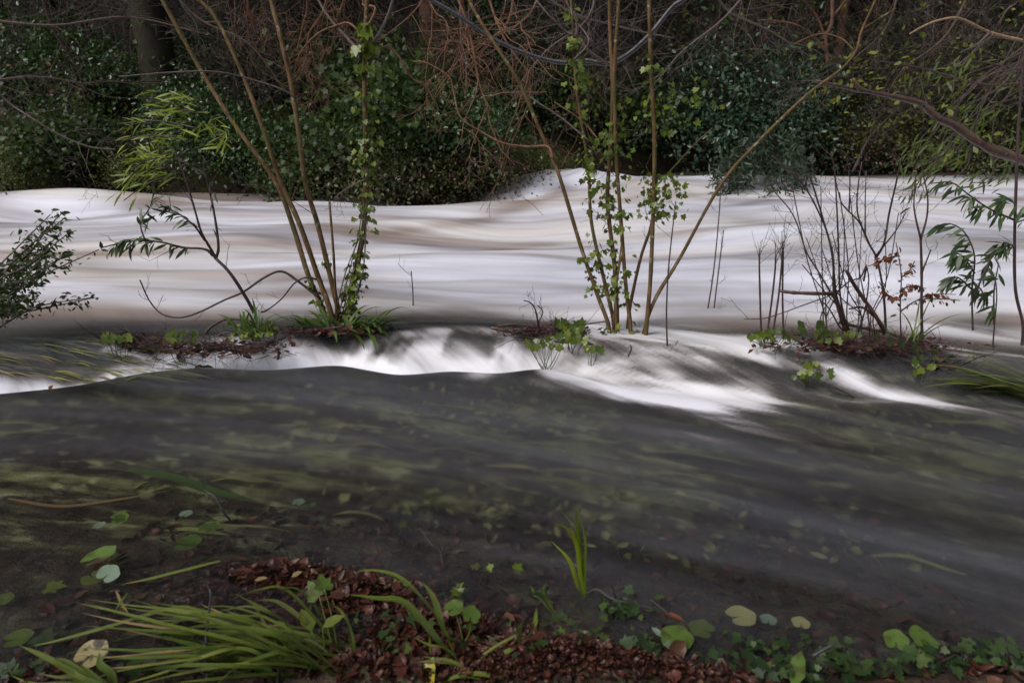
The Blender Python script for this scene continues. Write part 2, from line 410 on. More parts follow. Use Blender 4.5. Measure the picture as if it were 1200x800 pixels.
# water
def stroke(x, y, pts, wd, zc=.03, soft=1.0):
    """soft band of foam lying along a line on the water: 0..1"""
    p = np.array([W(a, b, zc)[:2] for a, b in pts]); best = np.full(x.shape, 1e9)
    for a, b in zip(p[:-1], p[1:]):
        d = b - a; L = d.dot(d); t = np.clip(((x - a[0]) * d[0] + (y - a[1]) * d[1]) / L, 0, 1)
        best = np.minimum(best, (x - a[0] - t * d[0]) ** 2 + (y - a[1] - t * d[1]) ** 2)
    return np.exp(-best / (wd * wd))
FOAM = [
    ([(680, 392), (730, 396), (770, 402), (820, 406), (870, 408)], .24, 1.15), ([(700, 380), (790, 390), (850, 402)], .2, .9), ([(870, 408), (920, 405)], .06, .75), ([(830, 416), (880, 411), (925, 406)], .07, .55),
    ([(650, 430), (690, 424), (730, 428)], .14, .5), ([(720, 440), (780, 446)], .14, .5), ([(740, 456), (800, 461), (885, 461)], .17, .85), ([(650, 436), (700, 448), (760, 456)], .12, .6), ([(650, 442), (720, 460), (800, 470)], .14, .22), ([(560, 425), (620, 410), (640, 398)], .10, .45), ([(660, 440), (740, 452), (830, 470)], .22, .42), ([(430, 400), (470, 392), (540, 388), (600, 392)], .07, .4),
    ([(900, 412), (940, 425), (980, 437), (1000, 450), (1025, 460), (1090, 466)], .13, .6), ([(930, 460), (1000, 470)], .09, .35), ([(880, 425), (960, 445)], .14, .28),
    ([(1080, 405), (1130, 425), (1200, 432)], .16, .5), ([(1080, 378), (1160, 390), (1230, 398)], .3, .65), ([(0, 420), (150, 432), (220, 426)], .05, .25), ([(130, 414), (200, 421), (270, 424)], .05, .55),
]
DARK = [  # brown, silt-dark water with little foam
    ([(-100, 395), (0, 388), (110, 386), (200, 392)], .22, .75), ([(200, 395), (330, 385)], .12, .4), ([(800, 385), (850, 392), (890, 398)], .2, .65), ([(470, 388), (560, 386), (620, 392)], .07, .4),
    ([(880, 402), (1000, 395), (1080, 388), (1200, 372)], .28, .55), ([(780, 372), (860, 376), (900, 372)], .2, .5), ([(1100, 395), (1200, 380)], .3, .3),
    ([(-60, 262), (60, 256), (120, 246), (180, 240)], .38, .5), ([(100, 232), (170, 238), (260, 246)], .3, .35), ([(360, 262), (450, 271), (540, 264), (610, 246), (660, 228)], .30, .55), ([(300, 292), (430, 300), (560, 294), (640, 284)], .22, .38), ([(700, 292), (800, 303), (880, 300), (960, 290)], .30, .42),
    ([(780, 228), (870, 236), (960, 232)], .35, .35), ([(1010, 222), (1100, 228), (1250, 236)], .5, .5), ([(100, 310), (220, 318), (350, 312)], .18, .3), ([(880, 262), (980, 272), (1080, 264)], .3, .35), ([(150, 345), (300, 352), (420, 346)], .12, .3), ([(560, 330), (680, 338)], .12, .25), ([(600, 232), (640, 215), (690, 212)], .22, .45), ([(900, 340), (1000, 335), (1100, 345)], .15, .3)]
wx = axis_lines([(-60, -16, 1.2), (-16, -7, .22), (-7, -4, .07), (-4, 4, .03), (4, 7, .07), (7, 16, .22), (16, 60, 1.2)])
wy = axis_lines([(.9, 1.8, .05), (1.8, 5.6, .022), (5.6, 9, .06), (9, 20, .1)])

def water_mat():
    m, nt, out = newmat('flood_water'); k = N(nt)
    foam = k('Attribute', attribute_name='foam').outputs['Fac']
    calm = k('Attribute', attribute_name='calm').outputs['Fac']
    riv = k('Attribute', attribute_name='river').outputs['Fac']
    flow = k('Attribute', attribute_name='flow').outputs['Vector']
    def str_noise(sx, sy, det, rough=.55, off=0, sz=0):
        mp = k('Mapping', i_0=flow); mp.inputs['Scale'].default_value = (sx, sy, sz); mp.inputs['Location'].default_value = (off, off * 1.7, 0)
        return k.noise(mp.outputs[0], 1.0, det, rough)
    s1 = str_noise(.20, 1.0, 3); s2 = str_noise(.55, 9, 4, .6, 3.1); s3 = str_noise(.3, 2.4, 3, .5, 7.7)
    st = k.math('ADD', k.math('MULTIPLY', s1, .56), k.math('ADD', k.math('MULTIPLY', s2, .09), k.math('MULTIPLY', s3, .35)))     # ~.5 mean
    dv = k.math('SUBTRACT', st, .5)
    chute = str_noise(0, 1.1, 4, .55, 21.0, 4.2)
    dv = k.math('ADD', dv, k.math('MULTIPLY', k.math('SUBTRACT', 1.0, riv), k.math('MULTIPLY', k.math('SUBTRACT', chute, .5), .75)))
    amp = k.math('ADD', 1.5, k.math('MULTIPLY', riv, 1.3))
    soft = k.math('MULTIPLY', foam, k.math('SUBTRACT', 1.25, k.math('MULTIPLY', foam, .35)))
    wsum = k.math('ADD', soft, k.math('MULTIPLY', dv, k.math('MULTIPLY', amp, k.math('MINIMUM', k.math('MULTIPLY', foam, 3.0), 1.0))))
    ff = k('MapRange', interpolation_type='SMOOTHSTEP', i_Value=wsum); ff.inputs['From Min'].default_value = 0.02; ff.inputs['From Max'].default_value = 1.0
    ff = ff.outputs[0]
    # silty water under the foam: peat brown where the stream runs deep
    warm = str_noise(.12, .9, 3, .5, 12.3)
    silt = k.mix(k.ramp(warm, [(.4, (0, 0, 0)), (.6, (1, 1, 1))]), (.15, .125, .13), (.21, .16, .13))
    white = k.mix(k.ramp(warm, [(.45, (0, 0, 0)), (.7, (1, 1, 1))]), (.60, .60, .68), (.61, .58, .58))
    body = k.mix(ff, silt, white)
    bfoam = k('BsdfPrincipled', i_Base_Color=body, i_Roughness=.42); bfoam.inputs['Specular IOR Level'].default_value = .35
    bh = k.math('ADD', s2, k.math('MULTIPLY', s3, .8))
    bump = k('Bump', i_Strength=.14, i_Distance=.05, i_Height=bh); nt.links.new(bump.outputs[0], bfoam.inputs['Normal'])
    # clear running water: the stream blurs what lies below it
    rough = k('MapRange', i_Value=calm); rough.inputs['To Min'].default_value = .25; rough.inputs['To Max'].default_value = .02
    glass = k('BsdfPrincipled', i_Base_Color=(.88, .89, .86, 1), i_Roughness=rough.outputs[0], i_IOR=1.33)
    glass.inputs['Transmission Weight'].default_value = 1.0
    bump2 = k('Bump', i_Distance=.02, i_Height=bh, i_Strength=k.math('MULTIPLY', k.math('SUBTRACT', 1.0, calm), .2)); nt.links.new(bump2.outputs[0], glass.inputs['Normal'])
    murk_sheen_col = k.mix(k.ramp(s3, [(.35, (0, 0, 0)), (.65, (1, 1, 1))]), (.026, .027, .032), (.14, .145, .172))  # silt colour, with sky sheen painted in as blue-grey streaks
    murk_sheen = k('BsdfPrincipled', i_Base_Color=murk_sheen_col, i_Roughness=.2)
    nt.links.new(bump2.outputs[0], murk_sheen.inputs['Normal'])
    mf = k('MapRange', i_Value=calm); mf.inputs['To Max'].default_value = .04; nt.links.new(k.ramp(k.math('ADD', k.math('MULTIPLY', s1, .62), k.math('MULTIPLY', s2, .38)), [(.32, (.06, .06, .06)), (.66, (.44, .44, .44))]), mf.inputs['To Min'])
    m1 = k('MixShader', i_0=mf.outputs[0]); nt.links.new(glass.outputs[0], m1.inputs[1]); nt.links.new(murk_sheen.outputs[0], m1.inputs[2])
    op = k.math('MAXIMUM', riv, ff)
    m2 = k('MixShader', i_0=op); nt.links.new(m1.outputs[0], m2.inputs[1]); nt.links.new(bfoam.outputs[0], m2.inputs[2])
    nt.links.new(m2.outputs[0], out.inputs[0]); return m
water, X, Y, Z = grid_mesh('water', wx, wy, water_h, water_mat()); tag(water, kind='structure')
main = sstep(.05, .9, Y - crest_y(X))
foam = main * (.50 + .12 * sstep(-5, 2, X) + .12 * sstep(9, 5.5, Y) * sstep(-3, 1, X) + .05 * sstep(2, 5, X))
foam = foam + .35 * np.exp(-(((X - MX + .9) / .5) ** 2 + ((Y - MY + .5) / .7) ** 2)) + .15 * np.exp(-(((X - MX) / 1.6) ** 2 + ((Y - MY) / 1.2) ** 2))
for pts, wd, a in DARK: foam = foam * (1 - a * stroke(X, Y, pts, wd, .12))
fs = np.zeros_like(X); vn0 = Y + .34 * X + .05 * X * X
for pts, wd, a in FOAM:
    mpy = np.mean([q[1] for q in pts]); st_ = a * stroke(X, Y, pts, wd, .12 if mpy < 412 else (.07 if mpy < 430 else .02)); fs = np.maximum(fs, st_) + .3 * np.minimum(fs, st_)
# foam rolling at the foot of the overflow, and the streaks that run down to it
ftab = np.array([(-300, .9), (0, 1.05), (130, 1.0), (210, .95), (300, 1.0), (400, 1.0), (470, 1.05), (600, 1.05), (640, .85), (690, .5), (760, .22), (900, .12), (1000, .2), (1200, .1)])
fxx = np.array([W(a, 440, .0)[0] for a in ftab[:, 0]]); amp_f = np.interp(X, fxx, ftab[:, 1])
dft = Y - foot_y(X); sgu = .07 + .22 * fbm(X * 1.6 + Y * .6, Y * .8 + 2.2, 2) * np.interp(X, fxx, [1.2, 1.2, 1.1, 1.1, 1.2, 1.5, 1.7, 1.6, 1.2, 1, 1, 1, 1, 1])
roll = amp_f * np.where(dft > .02, np.exp(-((dft - .02) / sgu) ** 2), np.maximum(np.exp(-((dft - .02) / .06) ** 2), .28 * np.exp(-((dft - .02) / .16) ** 2) * (.4 + 1.2 * fbm(X * 2.2, Y * 9, 2))))
tt = np.clip(dft / np.maximum(crest_y(X) - foot_y(X), .05), 0, 1.2)
chx = sstep(W(370, 430)[0], W(430, 430)[0], X) * sstep(W(670, 420)[0], W(600, 420)[0], X)
stk = sstep(.50, .74, fbm(X * 5.5 - Y * 1.6, Y * .9 + X * .3, 4)) * (1 - sstep(.45, 1.05, tt)) * sstep(-.05, .1, dft)
fs = np.maximum(fs, roll) + .62 * chx * stk
stk2 = sstep(.5, .72, fbm(X * 1.2 + 4, vn0 * 7, 3)) * sstep(-1.0, -.2, dft) * sstep(.5, .0, dft) * sstep(W(620, 440)[0], W(760, 440)[0], X)
fs = fs + .3 * stk2
rt = sstep(.2, .8, X)
wob = (.75 + .5 * fbm(X * 2.5 - Y, Y * 7 + X, 3)) * (1 - rt) + rt * (.5 + .95 * sstep(.25, .75, fbm(X * 1.6, vn0 * 9, 4)))
foam = np.clip(np.maximum(foam * sstep(-.12, .5, Y - crest_y(X)), fs * wob), 0, 1.1)
far_edge = sstep(.6 + 2.4 * fbm(X * .5 + 3, Y * .5, 2), .1, far_bank(X) - Y)
foam = foam * (1 - .78 * far_edge)
riv = sstep(.1, .8, Y - crest_y(X))
cbx = np.array([W(p, q, 0) for p, q in ((-300, 540), (0, 552), (200, 575), (330, 615), (500, 672), (640, 705), (800, 735), (1000, 748), (1300, 760))]); cby = np.interp(X, cbx[:, 0], cbx[:, 1]); calm = sstep(cby + .55, cby - .25, Y + .25 * (fbm(X * 1.5, vn0 * 4, 3) - .5))
sig = 1 / (1 + np.exp(-(X - .3) / .9))
vr = Y - 1.3 * sig * sstep(8, 13, Y) + .32 * np.sin(X * .8 + 1) * sstep(5, 8, Y) + 1.3 * (fbm(X * .30, Y * .35, 2) - .5)
vn = Y + .34 * X + .05 * X * X
wr = sstep(-.6, .4, Y - crest_y(X))
flow = np.stack([X, vn * (1 - wr) + vr * wr, X + .9 * Y], 1)
me = water.data
for nm_, arr in (('foam', foam), ('calm', calm), ('river', riv)):
    a = me.attributes.new(nm_, 'FLOAT', 'POINT'); a.data.foreach_set('value', arr.astype(np.float32))
a = me.attributes.new('flow', 'FLOAT_VECTOR', 'POINT'); a.data.foreach_set('vector', flow.astype(np.float32).ravel())
# ------------------------------------------------------------------ materials of the plants
M = {}
M['bark_dark'] = bark_mat('dark_bark', (.009, .007, .006), (.024, .018, .014), (.025, .032, .010), 22)
M['bark_red'] = bark_mat('reddish_bark', (.06, .028, .02), (.14, .075, .056), (.03, .03, .012), 30)
M['twig_rust'] = bark_mat('rust_twig', (.075, .036, .022), (.19, .10, .062), None, 40, .55)
M['twig_dark'] = bark_mat('dark_twig', (.03, .021, .017), (.085, .06, .047), None, 40, .6)
M['twig_grey'] = bark_mat('grey_twig', (.05, .038, .034), (.13, .10, .09), None, 40, .6)
M['twig_tan'] = bark_mat('tan_twig', (.16, .10, .055), (.30, .21, .125), None, 40, .55)
M['hazel'] = bark_mat('hazel_bark', (.028, .016, .009), (.17, .10, .048), (.055, .055, .016), 26, .6, .6, (.19, .165, .115))
M['shoot'] = bark_mat('red_shoot', (.022, .011, .011), (.055, .028, .025), None, 50, .45)
M['wet_bough'] = bark_mat('wet_bough_bark', (.014, .007, .006), (.095, .043, .034), (.05, .055, .02), 20, .38, .25)
M['wet_black'] = bark_mat('wet_black_bark', (.016, .014, .015), (.045, .042, .045), None, 28, .3)
M['evergreen'] = leaf_mat('evergreen_leaf', [(.016, .038, .012), (.032, .068, .020), (.05, .095, .03)], .3, .1)
M['holly'] = leaf_mat('holly_leaf', [(.018, .044, .022), (.036, .076, .040), (.07, .11, .065)], .27, .08)
M['mossy'] = leaf_mat('mossy_leaf', [(.045, .06, .008), (.095, .11, .018), (.06, .045, .012)], .5, .2)
M['bramble'] = leaf_mat('bramble_leaf', [(.02, .036, .010), (.06, .08, .02), (.085, .02, .022), (.04, .06, .018)], .4, .15)
M['rust_leaf'] = leaf_mat('rust_leaf', [(.12, .03, .012), (.16, .05, .018), (.09, .028, .015)], .5, .25)
M['olive_bud'] = leaf_mat('olive_leaf', [(.09, .11, .012), (.18, .19, .02), (.12, .10, .014)], .5, .35)
M['blurgreen'] = leaf_mat('willow_leaf', [(.10, .15, .010), (.19, .24, .016), (.28, .32, .04)], .45, .4)
M['ivy_fresh'] = leaf_mat('fresh_ivy_leaf', [(.05, .085, .010), (.10, .14, .016), (.17, .20, .028)], .35, .3)
M['ivy_dark'] = leaf_mat('dark_ivy_leaf', [(.012, .028, .008), (.026, .05, .012), (.05, .078, .016)], .48, .15, .25)
M['lance_dark'] = leaf_mat('lance_leaf', [(.022, .048, .018), (.045, .08, .028), (.075, .11, .04)], .35, .25)
M['conifer'] = leaf_mat('needle_leaf', [(.016, .03, .018), (.028, .05, .026), (.04, .06, .03)], .5, .1)
M['grass'] = leaf_mat('sedge_leaf', [(.035, .06, .008), (.085, .115, .016), (.15, .17, .035), (.07, .10, .012), (.13, .115, .05)], .35, .25)
M['fern'] = leaf_mat('fern_leaf', [(.03, .07, .012), (.06, .11, .02), (.09, .14, .03)], .35, .25)
M['roundleaf'] = leaf_mat('round_leaf', [(.045, .085, .012), (.075, .13, .02), (.10, .15, .025)], .42, .3, .3, ((.05, .06, .012), 24))
M['palegreen'] = leaf_mat('pale_leaf', [(.15, .21, .14), (.22, .29, .21)], .4, .2)
M['yellowgreen'] = leaf_mat('yellowing_leaf', [(.30, .26, .01), (.34, .30, .015)], .4, .35, .5, ((.08, .13, .012), 38))
M['holeyleaf'] = leaf_mat('decayed_leaf', [(.28, .22, .085), (.30, .25, .11)], .5, .3, .5, ((.035, .022, .01), 32))
M['litter'] = leaf_mat('litter_leaf', [(.020, .008, .008), (.058, .018, .014), (.088, .027, .018), (.030, .012, .011), (.11, .050, .030), (.022, .013, .011), (.062, .02, .015)], .34, .05, .16)
M['palelitter'] = leaf_mat('sunken_leaf', [(.12, .13, .03), (.24, .25, .08), (.16, .11, .05), (.36, .34, .15), (.10, .13, .035), (.28, .27, .10)], .45, .05)
M['dryleaf'] = leaf_mat('dry_leaf', [(.012, .008, .006), (.028, .017, .011), (.04, .024, .015)], .8, .0, .08)
M['brownblade'] = leaf_mat('straw_blade', [(.17, .11, .05), (.22, .15, .07)], .5, .2)

# ------------------------------------------------------------------ far bank: hillside, trees, shrubs
def Xat(px, Y, z=1.0): return (px - 600) / FPX * (Y * CP + (CAM_H - z) * SP)

def evergreen_bush(name, label, rx, ry, rz, nl, size, mat, tmpl, nclump=40, group=None, stem=True, droop=.2, spread=.22, low=.05):
    spread *= 1.45; nclump = int(nclump * 1.2)
    t = thing(name, label, 'shrub', (0, 0, 0), group)
    cl = []
    while len(cl) < nclump:
        d = rdir()
        if d[2] < -.35: continue
        rr = U(.55, 1.0) ** .6
        cl.append((d[0] * rx * rr, d[1] * ry * rr, rz * (.42 + .55 * d[2] * rr) + low))
    cl = np.array(cl); which = rng.integers(0, nclump, nl)
    sz = rng.uniform(.6, 1.3, nclump)[which][:, None]
    pos = cl[which] + rng.normal(size=(nl, 3)) * np.array((rx, ry, rz * .7)) * spread * sz
    pos[:, 2] = np.abs(pos[:, 2] + .02)
    out = pos - np.array((0, 0, rz * .4)); out /= np.linalg.norm(out, axis=1)[:, None] + 1e-6
    ax = out * .5 + rand_dirs(nl) * .8 - np.array((0, 0, droop)); nmv = rand_dirs(nl, .7) + out * .5
    mb = MB(); leaves(mb, tmpl, pos, ax, nmv, size * rng.uniform(.6, 1.25, nl)); mb.build('foliage', mat, t)
    if stem:
        mb = MB()
        for c in cl[::2]:
            b = np.array((U(-.15, .15) * rx, U(-.15, .15) * ry, -.1)); mid = (b + c) / 2 + rdir() * .12 * rx
            tube(mb, catmull([b, mid, c], 4), [.022, .006], 5)
        mb.build('stem', M['bark_dark'], t)
    return t
def thicket(name, label, n, L, r, mat, depth=3, up=.06, spread=.75, width=.5, group=None, lean=(0, 0), budmat=None, budn=0, wander=.35, nch=(3, 6), budsize=.05, droop=0.0):
    t = thing(name, label, 'shrub', (0, 0, 0), group)
    mb = MB(); tips = []
    for i in range(n):
        a = U(0, 2 * math.pi); d = np.array((math.cos(a) * width + lean[0], math.sin(a) * width + lean[1], 1.0))
        grow(mb, (math.cos(a) * .12, math.sin(a) * .12, -.15), d, L * U(.7, 1.2), r * U(.7, 1.2), depth, up, wander, nch, spread, .58, tips, .0032, 7, droop)
    mb.build('branches', mat, t)
    if budmat and tips:
        q = np.array([tips[i][0] for i in rng.integers(0, len(tips), budn)]); dd = rand_dirs(budn) - np.array((0, 0, .3))
        mb = MB(); leaves(mb, LEAF_SIMPLE, q + rng.normal(size=q.shape) * .03, dd, rand_dirs(budn, 1), budsize * rng.uniform(.6, 1.5, budn)); mb.build('leaves', budmat, t)
    return t
def place(o, px, Y, rot=None, sc=1.0, dz=0.0):
    x = Xat(px, Y, tz(Xat(px, Y), Y)); z = tz(x, Y)
    o.location = (x, Y, z + dz); o.rotation_euler = (0, 0, U(0, 6.28) if rot is None else rot); o.scale = (sc,) * 3 if not isinstance(sc, tuple) else sc
    return o

# prototypes, each placed first, then copied with its parts
G_BUSH = 'evergreen shrubs along the far bank'
pr_laurel = evergreen_bush('laurel_bush', '', 1.5, 1.1, 1.5, 4600, .11, M['evergreen'], LEAF_OVAL, 46, G_BUSH)
pr_ivy = evergreen_bush('ivy_bush', '', 1.2, .8, 1.1, 4800, .075, M['ivy_dark'], LEAF_IVY, 40, G_BUSH)
pr_holly = evergreen_bush('holly_bush', '', 1.0, .9, 1.8, 4600, .08, M['holly'], LEAF_OVAL, 50, G_BUSH)
pr_bramble = evergreen_bush('bramble_bush', '', 1.3, .8, 1.0, 4600, .075, M['bramble'], LEAF_OVAL, 40, G_BUSH, spread=.26)
pr_moss = evergreen_bush('mossy_mound', '', .9, .6, .75, 4200, .05, M['mossy'], LEAF_SIMPLE, 36, G_BUSH, spread=.2)
protos = dict(laurel=pr_laurel, ivy=pr_ivy, holly=pr_holly, bramble=pr_bramble, moss=pr_moss)
used = set()
def bush(kind, px, Y, label, sc=1.0, dz=0.0, rot=None):
    pr = protos[kind]
    if kind in used: o = dup(pr, (0, 0, 0), 0, 1, label)
    else: o = pr; used.add(kind); o['label'] = label
    return place(o, px, Y, rot, sc, dz)
BUSHES = [
    ('moss', 25, 13.1, 'mossy yellow-green mound at the far water edge by the left picture edge', (1.1, 1, 1.3), 0),
    ('moss', 175, 13.6, 'low mossy green mound on far waterline below the large dark trunk', 1.0, 0),
    ('ivy', 100, 13.9, 'ivy bush hanging over the far waterline, second from the left', 1.0, 0),
    ('laurel', 40, 15.2, 'dark laurel bush high on the bank at far left', 1.0, .1),
    ('laurel', 125, 15.4, 'dark laurel bush with pale glints on the bank left of the large trunk', .8, .1),
    ('laurel', 235, 14.8, 'dark laurel bush in front of the large trunk foot', .7, 0),
    ('laurel', 290, 14.2, 'dark laurel bush at the waterline behind the left hazel stems', .8, 0),
    ('ivy', 345, 14.0, 'small ivy bush on the far waterline between left hazel and ivy-clad stem', .95, 0),
    ('bramble', 395, 13.9, 'bramble mound on far waterline behind the ivy-clad hazel stem', .9, 0),
    ('ivy', 455, 14.3, 'tall dark ivy bush on the point that juts into the river', 1.5, 0),
    ('laurel', 520, 13.9, 'broad dark bush over the water on the point, left of the white standing wave', .85, 0),
    ('bramble', 490, 13.3, 'low purple-tinged bramble bush touching the water on the jutting point', .95, -.1),
    ('bramble', 555, 13.6, 'bramble bush with reddish leaves right beside the white standing wave', .85, -.1),
    ('moss', 632, 14.9, 'yellow-green mossy mound just behind the white standing wave', .8, .1),
    ('laurel', 400, 16.6, 'upper dark laurel bush on the slope above the ivy-clad stem', 1.0, 0),
    ('bramble', 700, 18.3, 'bramble mound on the slope behind the middle hazel clump', 1.1, 0),
    ('ivy', 640, 16.9, 'ivy bush at the far bank behind the left stem of the middle hazel', 1.1, 0),
    ('ivy', 760, 17.5, 'ivy bush at the far bank behind the right stems of the middle hazel', 1.1, 0),
    ('holly', 838, 17.2, 'tall blue-green holly left of the leaning pole, on the far bank', 1.5, 0),
    ('holly', 905, 17.4, 'tall blue-green holly behind the leaning pole on the far bank', 1.35, 0),
    ('bramble', 965, 17.6, 'bramble mound on far bank right of the tall hollies', 1.0, 0),
    ('bramble', 1030, 17.6, 'bramble mound on the far bank below the overhanging bough', 1.0, 0),
    ('laurel', 1095, 18.4, 'dark laurel bush on the far bank below the thick part of the bough', .8, 0),
    ('bramble', 1130, 17.5, 'bramble mound at far waterline near the right picture edge', 1.0, 0),
    ('ivy', 1200, 17.8, 'ivy bush on the far bank at the right picture edge', 1.2, 0),
    ('laurel', 1180, 19.5, 'large dark laurel up the slope at the right picture edge', 1.3, 0),
    ('holly', 1000, 20.0, 'holly up the slope behind the twiggy olive-leaved shrubs', 1.2, 0),
    ('laurel', 590, 18.2, 'laurel up the slope behind the rusty hanging twigs', 1.1, 0),
    ('laurel', 300, 17.2, 'laurel up the slope between the large trunk and the left hazel stems', 1.1, 0),
    ('holly', 60, 18.5, 'holly up the slope near the left picture edge', 1.2, 0),
]
for b in BUSHES: bush(b[0], b[1], b[2] - (.45 if b[1] < 600 and b[2] < 15 else .1), b[3], sc=b[4], dz=b[5])

G_TH = 'bare twig thickets of the far bank'
th_rust = thicket('hazel_thicket', '', 6, 2.6, .02, M['twig_dark'], 3, .0, .8, .55, G_TH, wander=.4)
th_grey = thicket('bare_shrub', '', 10, 2.3, .018, M['twig_grey'], 3, .03, .75, .5, G_TH)
th_olive = thicket('budding_shrub', '', 11, 2.5, .014, M['bark_dark'], 3, .06, .6, .3, G_TH, budmat=M['olive_bud'], budn=520, budsize=.08)
tpro = dict(rust=th_rust, grey=th_grey, olive=th_olive)
THK = [
    ('rust', 560, 14.6, 'rust-brown bare thicket rising above the white standing wave', 1.0),
    ('rust', 640, 16.0, 'rust-brown bare thicket behind the left stem of middle hazel', 1.15),
    ('rust', 470, 15.4, 'rust-brown bare thicket on the jutting point beside the ivy-clad stem', 1.1),
    ('rust', 350, 15.2, 'rust-brown bare thicket behind the left hazel stems', 1.1),
    ('grey', 285, 15.6, 'grey bare shrub between the large trunk and left hazel stems', 1.1),
    ('grey', 60, 15.8, 'grey bare shrub on the bank near left picture edge', 1.2),
    ('grey', 700, 17.2, 'grey bare shrub behind the middle hazel clump', 1.3),
    ('rust', 780, 18.0, 'rust-brown bare thicket right of the middle hazel clump', 1.1),
    ('grey', 880, 18.2, 'grey bare shrub behind the tall hollies', 1.3),
    ('olive', 935, 17.0, 'slender shrub with olive buds on far bank behind the leaning pole', 1.1),
    ('olive', 990, 17.0, 'slender shrub with olive buds left of the overhanging bough tip', 1.2),
    ('olive', 1050, 17.2, 'slender shrub with olive buds beneath the overhanging bough', 1.15),
    ('olive', 1120, 17.6, 'slender shrub with olive buds behind the thick bough near the right edge', 1.3),
    ('grey', 1075, 18.6, 'grey bare shrub up the slope above the overhanging bough', 1.4),
    ('rust', 1170, 18.4, 'rust-brown bare thicket up the slope at the right picture edge', 1.3),
    ('grey', 150, 17.0, 'grey bare shrub up the slope left of the large trunk', 1.4),
    ('rust', 420, 17.5, 'rust-brown bare thicket up the slope above the ivy-clad stem', 1.4),
    ('olive', 20, 17.5, 'slender shrub with olive buds up the slope at left picture edge', 1.4),
]
THK += [('grey', 640, 22, 'grey bare thicket high on the slope behind the middle hazel, left part', 1.7), ('rust', 730, 22.5, 'rust-brown bare thicket high on the slope behind the middle hazel', 1.8), ('grey', 820, 22, 'grey bare thicket high on the slope right of middle hazel', 1.8), ('rust', 910, 23, 'rust-brown bare thicket high on slope behind the leaning pole tip', 1.8),
        ('olive', 1000, 22.5, 'olive-budded thicket high on the slope above the thick bough', 1.8), ('rust', 1090, 22.5, 'rust-brown bare thicket high on the slope below the pale tan branch', 1.8), ('olive', 1180, 22, 'olive-budded thicket high on the slope at the top right corner', 1.8), ('olive', 860, 19.5, 'olive-budded shrub behind the black pole-like trunk', 1.5), ('olive', 1160, 17.4, 'olive-budded shrub by the far water at the right picture edge', 1.2), ('olive', 790, 18.5, 'olive-budded shrub on the far bank right of the middle hazel', 1.3)]
used_t = set()
for kind, px, Y, lab, sc in THK:
    pr = tpro[kind]
    if kind in used_t: o = dup(pr, (0, 0, 0), 0, 1, lab)
    else: o = pr; used_t.add(kind); o['label'] = lab
    place(o, px, Y, None, sc)

# trees on the slope: trunk, limbs, unseen leaf canopy added for shade and darker reflections
G_TREE = 'woodland trees on the far slope'
def shade_crown_mesh():
    mb = MB(); n = 3200
    c = np.array([(math.cos(a) * U(.3, 3.3), math.sin(a) * U(.3, 2.6), U(4.4, 14.5)) for a in [U(0, 6.28) for _ in range(60)]])
    wch = rng.integers(0, 60, n); pos = c[wch] + rng.normal(size=(n, 3)) * np.array((.65, .65, .5))
    leaves(mb, LEAF_SIMPLE, pos, rand_dirs(n) - np.array((0, 0, .3)), rand_dirs(n, .8), .52 * rng.uniform(.5, 1.2, n)); return mb, c
def tree(px, Y, r, lean, mat, label, cat='tree', ivy=0, h=13.0, shade_crown=True, bend=.15):
    x = Xat(px, Y, tz(Xat(px, Y), Y)); z = tz(x, Y); base = np.array((x, Y, z - .15))
    t = thing('woodland_tree', label, cat, (x, Y, z), G_TREE)
    pts = [base]
    for i in range(8):
        f = (i + 1) / 8; pts.append(base + np.array((lean * h * f + bend * math.sin(f * 5 + px), .05 * math.sin(f * 4 + px), h * f)))
    pts = catmull(pts, 3); mb = MB()
    tube(mb, pts, [r * 1.35, r * 1.05, r * .95, r * .8, r * .5], 12 if r > .1 else 8, .06); tr = mb.build('trunk', mat, t)
    for i in range(9 if r > .07 else 5):
        mb = MB(); j = random.randint(int(len(pts) * .16), len(pts) - 3); a = U(0, 6.28)
        grow(mb, pts[j], (math.cos(a), math.sin(a), U(-.1, .6)), U(1.0, 2.2), r * U(.12, .28), 2, .02, .35, (3, 5), .75, .55, None, .004)
        mb.build('limb', mat, t)
    if ivy:
        n = ivy; f = rng.random(n) ** 1.3; idx = np.clip((f * (len(pts) * .75)).astype(int), 0, len(pts) - 1)
        dirs = rand_dirs(n); dirs[:, 2] *= .2; pos = pts[idx] + dirs * (r * 1.15) + rng.normal(size=(n, 3)) * np.array((.05, .05, .15))
        mb = MB(); leaves(mb, LEAF_IVY, pos, dirs + np.array((0, 0, -.6)), dirs + rand_dirs(n) * .4, .085 * rng.uniform(.6, 1.3, n)); mb.build('ivy', M['ivy_dark'], t)
    if shade_crown:
        mb, c = shade_crown_mesh(); mb.v = [v * np.array((1, 1, 1)) + np.array((x + lean * h * .7, Y, z)) for v in mb.v]; mb.build('shade_crown', M['evergreen'], t)
    return t
tree(190, 15.2, .30, -.02, M['bark_dark'], 'massive dark trunk on the far bank above the bright green willow spray', ivy=500)
tree(502, 16.2, .15, .02, M['bark_red'], 'reddish-brown trunk on the jutting point behind the rusty twigs', ivy=500)
tree(86, 19, .17, .03, M['bark_dark'], 'dark mossy trunk left of the massive trunk, up the slope', ivy=200)
tree(30, 22, .12, -.02, M['bark_red'], 'thin trunk up the slope nearest the left picture edge')
tree(312, 20, .13, .04, M['bark_dark'], 'dark trunk up the slope behind the left hazel stems')
tree(372, 24, .16, -.03, M['bark_red'], 'reddish trunk far up the slope between left hazel and ivy-clad stem')
tree(440, 26, .16, .01, M['bark_dark'], 'dark trunk far up the slope right of the ivy-clad stem')
tree(600, 21, .15, -.05, M['bark_red'], 'reddish trunk up the slope behind the hanging rusty twigs')
